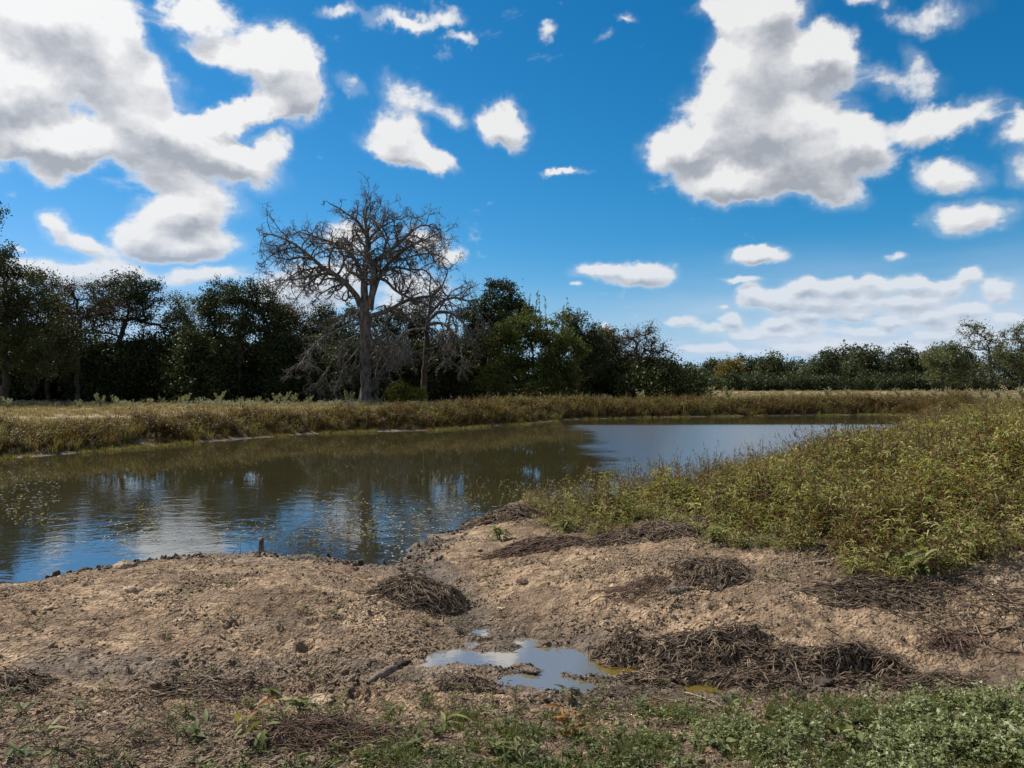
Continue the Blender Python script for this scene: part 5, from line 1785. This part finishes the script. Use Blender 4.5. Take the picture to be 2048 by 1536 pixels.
clod('dark reddish mud clod alone on the pale right mound', 1045, 1168, .062, 'red_clod', 1)
clod('small dark crumb of mud up and right of the reddish clod', 1072, 1146, .036, 'red_clod', 2)
clod('large blackish mud clod pile below the brown root nest', 1355, 1186, .085, 'wet_clod', 3, n=6, squash=.8)
clod('small pale round clod beside the dark root mat', 1141, 1098, .050, 'clod', 4)
clod('pale round lump of mud in the foreground left of centre', 640, 1405, .060, 'clod', 5, n=3)
clod('rounded brown clod at the shore left of the stump', 250, 1138, .10, 'clod', 6)
clod('brown clod on the left mound under the shoreline', 262, 1185, .075, 'clod', 7, n=2)
clod('dark red flat clod on the shore right of the stump', 700, 1142, .085, 'red_clod', 8, n=4, squash=.4)
clod('dark mud crumb before the sand slope left of the puddle', 800, 1330, .045, 'wet_clod', 9, n=3)
clod('wet brown clod at the foot of the root ball', 905, 1228, .042, 'wet_clod', 10)
clod('round brown clod on the slope above the puddle', 1003, 1222, .038, 'clod', 11)
clod('greyish clod near the far right edge under the thicket', 1985, 1170, .065, 'clod', 12, n=3)
clod('pale angular clod right of the last thicket plants', 1945, 1140, .075, 'clod', 13)
clod('wet mud lump in the ditch right of the twig mound', 1650, 1370, .055, 'wet_clod', 14, n=3)
clod('muddy lump dividing the two bright pools', 1060, 1350, .050, 'wet_clod', 15, n=5, squash=.4)
clod('muddy lump between the puddle and the green shallow water', 1092, 1292, .036, 'wet_clod', 16, n=3, squash=.5)
clod('mud pat on the right rim of the front pool', 1215, 1378, .050, 'wet_clod', 17, n=5, squash=.35)
clod('brown clod at the bottom of the frame under the left leaves', 205, 1440, .045, 'clod', 18, n=2)
clod('brownish clod half way down the left mud slope', 100, 1222, .055, 'clod', 19, n=2)
clod('small clod pair in the middle of the left mud mound', 360, 1245, .040, 'clod', 20, n=2)
clod('brown lump before the hoof print', 690, 1368, .050, 'wet_clod', 21, n=4, squash=.5)
c = hit(765, 1362)
G = Geo()
G.tubes(np.array([[[-.08, -.10, .02], [-.03, -.04, .035], [.03, .04, .05], [.08, .10, .05]]]), np.array([[.016, .028, .03, .018]]), 7, .8, True)
tag(obj('driftwood', G.mesh('driftwood', M['wood'], True), loc=c), 'pale grey chunk of wood stuck in the mud left of the puddle', 'driftwood')

# ================================================================== water plants and floating bits
r_ = np.random.default_rng(905)
G = Geo()
areas = [(620, 760, 985, 1085, 46), (430, 640, 1040, 1095, 26), (900, 1080, 975, 1010, 34), (870, 960, 960, 1040, 20), (10, 110, 990, 1040, 14), (250, 330, 1020, 1050, 16), (700, 900, 1020, 1090, 34), (1400, 1460, 1376, 1386, 0)]
for (u0, u1, v0, v1, k) in areas:
    for _ in range(k):
        x, y = wpt(r_.uniform(u0, u1), r_.uniform(v0, v1), ZW)
        if poly_sd(np.array([x]), np.array([y]), POND)[0] > 0:
            continue
        hgt = r_.uniform(.05, .24)
        a = r_.uniform(0, 6.28)
        t = np.linspace(0, 1, 6)
        P = np.array((x, y, ZW - .05)) + np.stack([np.cos(a) * t ** 2 * hgt * .6, np.sin(a) * t ** 2 * hgt * .4, t * (hgt + .05) - .3 * hgt * t ** 3], -1)
        G.tubes(P[None], np.full((1, 6), .0028), 3, .15)
        m = r_.integers(1, 5)
        i = r_.integers(2, 6, m)
        D = norm(r_.normal(size=(m, 3)) + np.array((0, 0, .3)))
        Ln = r_.uniform(.03, .08, m)
        G.blades(P[i][:, None] + D[:, None] * (Ln[:, None] * np.linspace(0, 1, 4))[..., None], .006 * np.array([.4, 1, .7, .05])[None] * np.ones((m, 1)), rdir(m, r_), r_.choice([.05, .12, .2, .55], m))
tag(obj('water_weeds', G.mesh('water_weeds', M['weed'])), kind='stuff')

# broken leaves and scum floating on the pond
G = Geo()
XYf = []
for (u0, u1, v0, v1, k, jit) in [(0, 120, 925, 1050, 420, 1), (90, 560, 884, 912, 0, 1), (140, 560, 1040, 1085, 260, 1), (620, 960, 1000, 1075, 900, 1), (780, 1000, 1040, 1060, 220, 1), (0, 1700, 860, 1000, 200, 1), (1000, 1180, 960, 1000, 260, 1), (760, 860, 1080, 1130, 120, 1)]:
    x, y = [], []
    u = r_.uniform(u0, u1, k)
    v = r_.uniform(v0, v1, k)
    d = (CAM_Z - ZW) * F / (v - UP)
    XYf.append(np.c_[(u - 1024) / F * d, d])
# scum line close to the far left shore
Q = np.c_[r_.uniform(-20, 8, 26000), r_.uniform(17, 36, 26000)]
s = poly_sd(Q[:, 0], Q[:, 1], POND)
ok = (s < -.02) & (s > -.55 - .35 * gnoise(Q[:, 0], Q[:, 1], 8)) & (gnoise(Q[:, 0] * .7, Q[:, 1] * 1.2, 3) > -.05)
XYf.append(Q[ok][:2600])
XYf = np.concatenate(XYf)
keep_ = poly_sd(XYf[:, 0], XYf[:, 1], POND) < -.02
keep_ &= gnoise(XYf[:, 0] * 1.1, XYf[:, 1] * 1.1, 4) > -.22
XYf = XYf[keep_]
n = len(XYf)
a = r_.uniform(0, 6.28, n)
sz = r_.uniform(.012, .045, n) * np.interp(XYf[:, 1], [8, 20, 40], [.8, 1.0, 1.5])
U_ = np.stack([np.cos(a), np.sin(a), np.zeros(n)], -1) * sz[:, None]
V_ = np.stack([-np.sin(a), np.cos(a), np.zeros(n)], -1) * sz[:, None] * .4
G.quads(np.c_[XYf, np.full(n, ZW + .004) + r_.uniform(0, .004, n)], U_, V_, r_.uniform(.1, .9, n))
M['scum'] = leaf_mat('floating_bits', [(0, (.05, .04, .025)), (.5, (.16, .14, .09)), (1, (.42, .40, .33))], 0, rough=.5)
tag(obj('floating_debris', G.mesh('floating_debris', M['scum'])), kind='stuff')

# ================================================================== near plants
r_ = np.random.default_rng(906)


def ovate_plant(r, h=.18, stems=3, pairs=5, ll=.034, lw=.012, flower=False):
    G, FL = Geo(), Geo()
    for _ in range(stems):
        a = r.uniform(0, 6.28)
        ln = h * r.uniform(.6, 1.1)
        t = np.linspace(0, 1, 6)
        P = np.stack([np.cos(a) * ln * .5 * t ** 1.4, np.sin(a) * ln * .5 * t ** 1.4, ln * t], -1)
        G.tubes(P[None], np.linspace(.0022, .0012, 6)[None], 3, .2)
        for j in range(pairs):
            tt = (j + 1) / pairs
            S = np.array([np.interp(tt, t, P[:, i]) for i in range(3)])
            az = j * 1.57 + r.normal(0, .3)
            for sgn in (0, np.pi):
                D = norm(np.array((np.cos(az + sgn), np.sin(az + sgn), r.uniform(-.1, .9))))
                L = ll * r.uniform(.7, 1.3) * (1.15 - .4 * tt)
                s = np.linspace(0, 1, 5)
                Q = S + D[None] * (L * s)[:, None]
                Q[:, 2] -= L * .45 * s ** 2 * r.uniform(.3, 1.4)
                W = lw * (L / ll) * np.array([.2, .95, 1, .6, .04])
                nr = np.array((-np.sin(az), np.cos(az), r.normal(0, .2)))
                G.blades(Q[None], W[None], norm(np.cross(D, nr))[None], np.clip(r.normal(.5, .2), 0, 1))
        if flower and r.random() < .75:
            m = 9
            FL.quads(P[-1] + r.normal(0, .006, (m, 3)) + np.array((0, 0, .004)), rdir(m, r) * .006, rdir(m, r) * .005, r.uniform(0, 1, m))
    return G, FL


def merged(name, G, FL, m1, m2):
    """one mesh with two materials"""
    k1 = sum(len(f) for fl in G.F.values() for f in fl)
    n0 = G.n
    for v, a in zip(FL.V, FL.A):
        G.V.append(v)
        G.A.append(a)
    V = np.concatenate(G.V)
    F1 = [np.concatenate(f) for f in G.F.values()]
    F2 = [np.concatenate(f) + n0 for f in FL.F.values()]
    me = mesh_np(name, V, F1 + F2, [m1, m2], False, {'tint': np.concatenate(G.A)})
    mi = np.zeros(len(me.polygons), np.int32)
    mi[k1:] = 1
    me.polygons.foreach_set('material_index', mi)
    return bpy.data.objects.new(name, me)


SG = [merged('sage_plant', *ovate_plant(r_, .15, 4, 5, .034, .0095, True), M['sage'], M['flower']) for _ in range(4)]
GC = [proto('green_sprig', ovate_plant(r_, .06, 5, 3, .020, .007)[0], M['green']) for _ in range(3)]
LN = [proto('lance_sprig', leafy_plant(r_, .13, 3, 7, .070, .0060, .03, .8, .35, droop=.7, spike=False, sr=.0018, tint0=.5), M['green']) for _ in range(3)]
GRS = [proto('thin_grass', tuft(r_, .11, 26, .04, .0019, .9), M['green']) for _ in range(2)]


def upd(n, lo=2.75, hi=5.3):
    d = np.exp(r_.uniform(math.log(lo), math.log(hi), n))
    X = r_.uniform(-.74, .74, n) * d
    g = height(X, d, False)
    u = 1024 + X / d * F
    v = UP + (CAM_Z - g) / d * F
    return X, d, g, u, v


# sage green plants, bottom right
X, d, g, u, v = upd(26000)
vb = np.interp(u, [850, 1100, 1250, 1400, 1550, 1700, 1850, 2048], [1530, 1490, 1432, 1418, 1412, 1402, 1392, 1384])
k = sstep(v - vb, -4, 60)
dn = k * np.interp(u, [900, 1250, 1500, 1700, 2048], [.05, .14, .26, .42, .95]) * (.12 + 1.3 * sstep(gnoise(X * 2.2, d * 2.2, 121) + .4 * gnoise(X * 6, d * 6, 124), -.12, .3))
ok = (v > vb) & (r_.random(len(X)) < dn * .23)
sc_ = np.interp(u[ok], [1000, 1500, 2048], [.45, .65, .85]) * r_.uniform(.45, 1.3, ok.sum())
scatter('sage_plants', SG, np.c_[X, d, height(X, d)][ok], rots(ok.sum(), r_, .2), sc_, r_.integers(0, 4, ok.sum()))
# moss green small sprigs under and before them
X, d, g, u, v = upd(60000)
vb = np.interp(u, [0, 300, 600, 850, 1100, 1250, 1400, 1550, 1700, 1850, 2048], [1560, 1500, 1470, 1430, 1420, 1410, 1400, 1394, 1388, 1384, 1378])
dn = sstep(v - vb, -2, 40) * np.interp(u, [0, 500, 900, 1250, 1500, 2048], [.05, .07, .22, .42, .85, .85]) * (.2 + 1.2 * sstep(gnoise(X * 2.8, d * 2.8, 122), -.2, .3))
ok = (r_.random(len(X)) < dn * .26)
kk = r_.integers(0, 3, ok.sum())
scatter('ground_cover', GC + GRS, np.c_[X, d, height(X, d)][ok], rots(ok.sum(), r_, .2), r_.uniform(.4, 1.0, ok.sum()), np.where(r_.random(ok.sum()) < .42, 3 + kk % 2, kk))
# small lance leaved sprigs, bottom left and centre, and a few on the mounds
X, d, g, u, v = upd(9000, 2.75, 9.5)
dn = np.interp(v, [1150, 1380, 1440, 1536], [.008, .025, .10, .15]) * np.interp(u, [0, 300, 500, 1000, 1300, 2048], [.6, .6, 1.4, 1.2, .5, .2]) * (gnoise(X * 2, d * 2, 123) > -.15)
dn = dn + .12 * (np.hypot((u - 1530) / 130, (v - 1130) / 45) < 1) + .10 * (np.hypot((u - 1440) / 110, (v - 1100) / 25) < 1) + .05 * (np.hypot((u - 640) / 90, (v - 1215) / 16) < 1) + .05 * (np.hypot((u - 370) / 80, (v - 1200) / 18) < 1)
ok = (r_.random(len(X)) < dn) & (poly_sd(X, d, POND) > .1) & (np.hypot((u - 1040) / 230, (v - 1335) / 60) > 1)
scatter('lance_sprigs', LN, np.c_[X, d, height(X, d)][ok], rots(ok.sum(), r_, .25), r_.uniform(.35, .95, ok.sum()), r_.integers(0, 3, ok.sum()))


def single_leaf(L=.09, w=.011, droop=.5, tint=.6):
    s = np.linspace(0, 1, 7)
    out = []
    for sx in (-1, 0, 1):
        out.append(np.stack([L * s, sx * w * np.array([.12, .7, 1, .95, .7, .35, .02]), -droop * L * s ** 2 + abs(sx) * .25 * w], -1))
    V = np.stack(out, 1)
    idx = np.arange(21).reshape(7, 3)
    q = np.concatenate([np.stack([idx[:-1, j], idx[:-1, j + 1], idx[1:, j + 1], idx[1:, j]], -1) for j in (0, 1)])
    return V.reshape(-1, 3), q, np.full(21, tint)


LEAF = {}
for key, args, mat in [('green', (.085, .011, .45, .55), 'green'), ('pale', (.10, .012, .8, .85), 'green'), ('dark', (.075, .012, .3, .2), 'green'), ('rust', (.09, .010, .9, .7), 'rust'), ('sage', (.050, .015, .45, .6), 'sage')]:
    V_, q_, t_ = single_leaf(*args)
    LEAF[key] = mesh_np('leaf', V_, [q_], M[mat], True, {'tint': t_})


def hero(label, u, v, h, nst, nlf, kinds, seed, name='leafy_weed', scale=1.0, lean=.5, group=None, stemmat='straw'):
    """a plant whose leaves can be told apart: every leaf is a part"""
    r = np.random.default_rng(seed)
    c = hit(u, v)
    t = thing(name, label, 'weed', c, group)
    for _ in range(nst):
        a = r.uniform(0, 6.28)
        ln = h * r.uniform(.7, 1.1)
        s = np.linspace(0, 1, 8)
        P = np.stack([np.cos(a) * ln * lean * s ** 1.5, np.sin(a) * ln * lean * s ** 1.5, ln * s * (1 - .2 * s)], -1)
        P[1:] += r.normal(0, .003, (7, 3)).cumsum(0)
        G = Geo()
        G.tubes(P[None], np.linspace(.0030, .0012, 8)[None] * scale, 5, .5)
        obj('stem', G.mesh('stem', M[stemmat], True), t)
        for j in range(nlf):
            tt = r.uniform(.2, 1.0)
            S = np.array([np.interp(tt, s, P[:, i]) for i in range(3)])
            o = obj('leaf', LEAF[kinds[r.integers(0, len(kinds))]], t, S)
            o.rotation_euler = (r.normal(0, .4), -r.uniform(-.3, 1.0), j * 2.4 + r.normal(0, .4))
            k_ = scale * r.uniform(.7, 1.2)
            o.scale = (k_, k_, k_)
    return t


hero('upright green weed with long drooping leaves at the bottom, left of the stem heap', 520, 1500, .20, 3, 6, ['green', 'pale'], 1)
hero('weed with one rust red tip above the purplish stem heap', 512, 1465, .16, 2, 5, ['pale', 'rust', 'green'], 2)
hero('bright green narrow leaved weed behind the stem heap, left of centre', 600, 1440, .14, 4, 6, ['green', 'pale'], 3, lean=.4)
hero('small weed with dark green leaves pointing left near the left edge', 40, 1428, .08, 2, 5, ['dark', 'green'], 4, lean=1.3)
hero('pale drooping leaf weed at the bottom left corner', 118, 1520, .18, 2, 4, ['pale', 'dark'], 5)
hero('bushy green weed at the very bottom left', 40, 1530, .08, 3, 5, ['dark', 'green'], 6)
hero('low green weed in front of the trampled mud, left of centre', 390, 1480, .10, 4, 6, ['dark', 'green'], 7, lean=1.1)
hero('tall single leaf weed standing before the trampled root heap', 372, 1440, .13, 1, 5, ['pale', 'green'], 8, lean=.2)
hero('yellowish weed with two upright leaves before the puddle', 888, 1462, .13, 2, 4, ['pale', 'pale'], 9, lean=.5)
hero('small dark leaved weed just below the stem heap of the puddle', 975, 1432, .08, 2, 5, ['dark', 'green'], 10)
hero('weed growing at the near rim of the front pool', 1140, 1412, .15, 2, 7, ['dark', 'green'], 11, lean=.2)
hero('broad dark leaved weed beside the straw tangle', 1290, 1430, .10, 2, 5, ['dark'], 12)
hero('light green weed right of the straw tangle', 1480, 1432, .12, 3, 5, ['sage', 'green'], 13)
hero('pale green star shaped sage weed at the bottom, right of centre', 1395, 1462, .09, 3, 6, ['sage'], 14, name='sage_weed')
hero('large sage green weed at the bottom right of the frame', 1960, 1440, .20, 5, 7, ['sage', 'sage', 'green'], 15, name='sage_weed')
hero('broad sage weed at the bottom in front of the arching stem', 1700, 1500, .14, 4, 7, ['sage'], 16, name='sage_weed')
hero('sage weed left of the pale leaning stem at the bottom', 1430, 1510, .12, 4, 7, ['sage'], 17, name='sage_weed')
hero('rust coloured dying weed lying towards the puddle, bottom centre', 1150, 1490, .20, 2, 10, ['rust'], 18, name='rusty_weed', lean=.6)
hero('small green weed sprouting below the hoof print', 545, 1395, .06, 2, 4, ['green'], 19)
hero('green weed at the bottom centre with dark glossy leaves', 820, 1510, .11, 3, 6, ['dark', 'green'], 20)
hero('green weed at the bottom edge left of the rusty one', 1005, 1520, .12, 3, 6, ['green', 'pale'], 21)
hero('small pale sage weed alone on the mud below the thicket', 1708, 1152, .09, 3, 5, ['sage'], 22, name='sage_weed', scale=1.0)
hero('silvery sage weed at the foot of the thicket beside the brown stem mound', 1425, 1088, .20, 6, 8, ['sage'], 23, name='sage_weed', scale=1.3)
hero('bright green grassy weed between the root mat and the thicket', 1130, 1066, .22, 6, 8, ['green', 'pale'], 24, scale=1.6)
hero('green sprouts growing out of the left end of the root mat', 1000, 1080, .20, 5, 8, ['green', 'pale'], 25, scale=1.4)
hero('yellow green weed with trailing stems at the front lip of the thicket', 1840, 1150, .26, 6, 9, ['pale', 'green'], 26, scale=1.5, lean=.9)
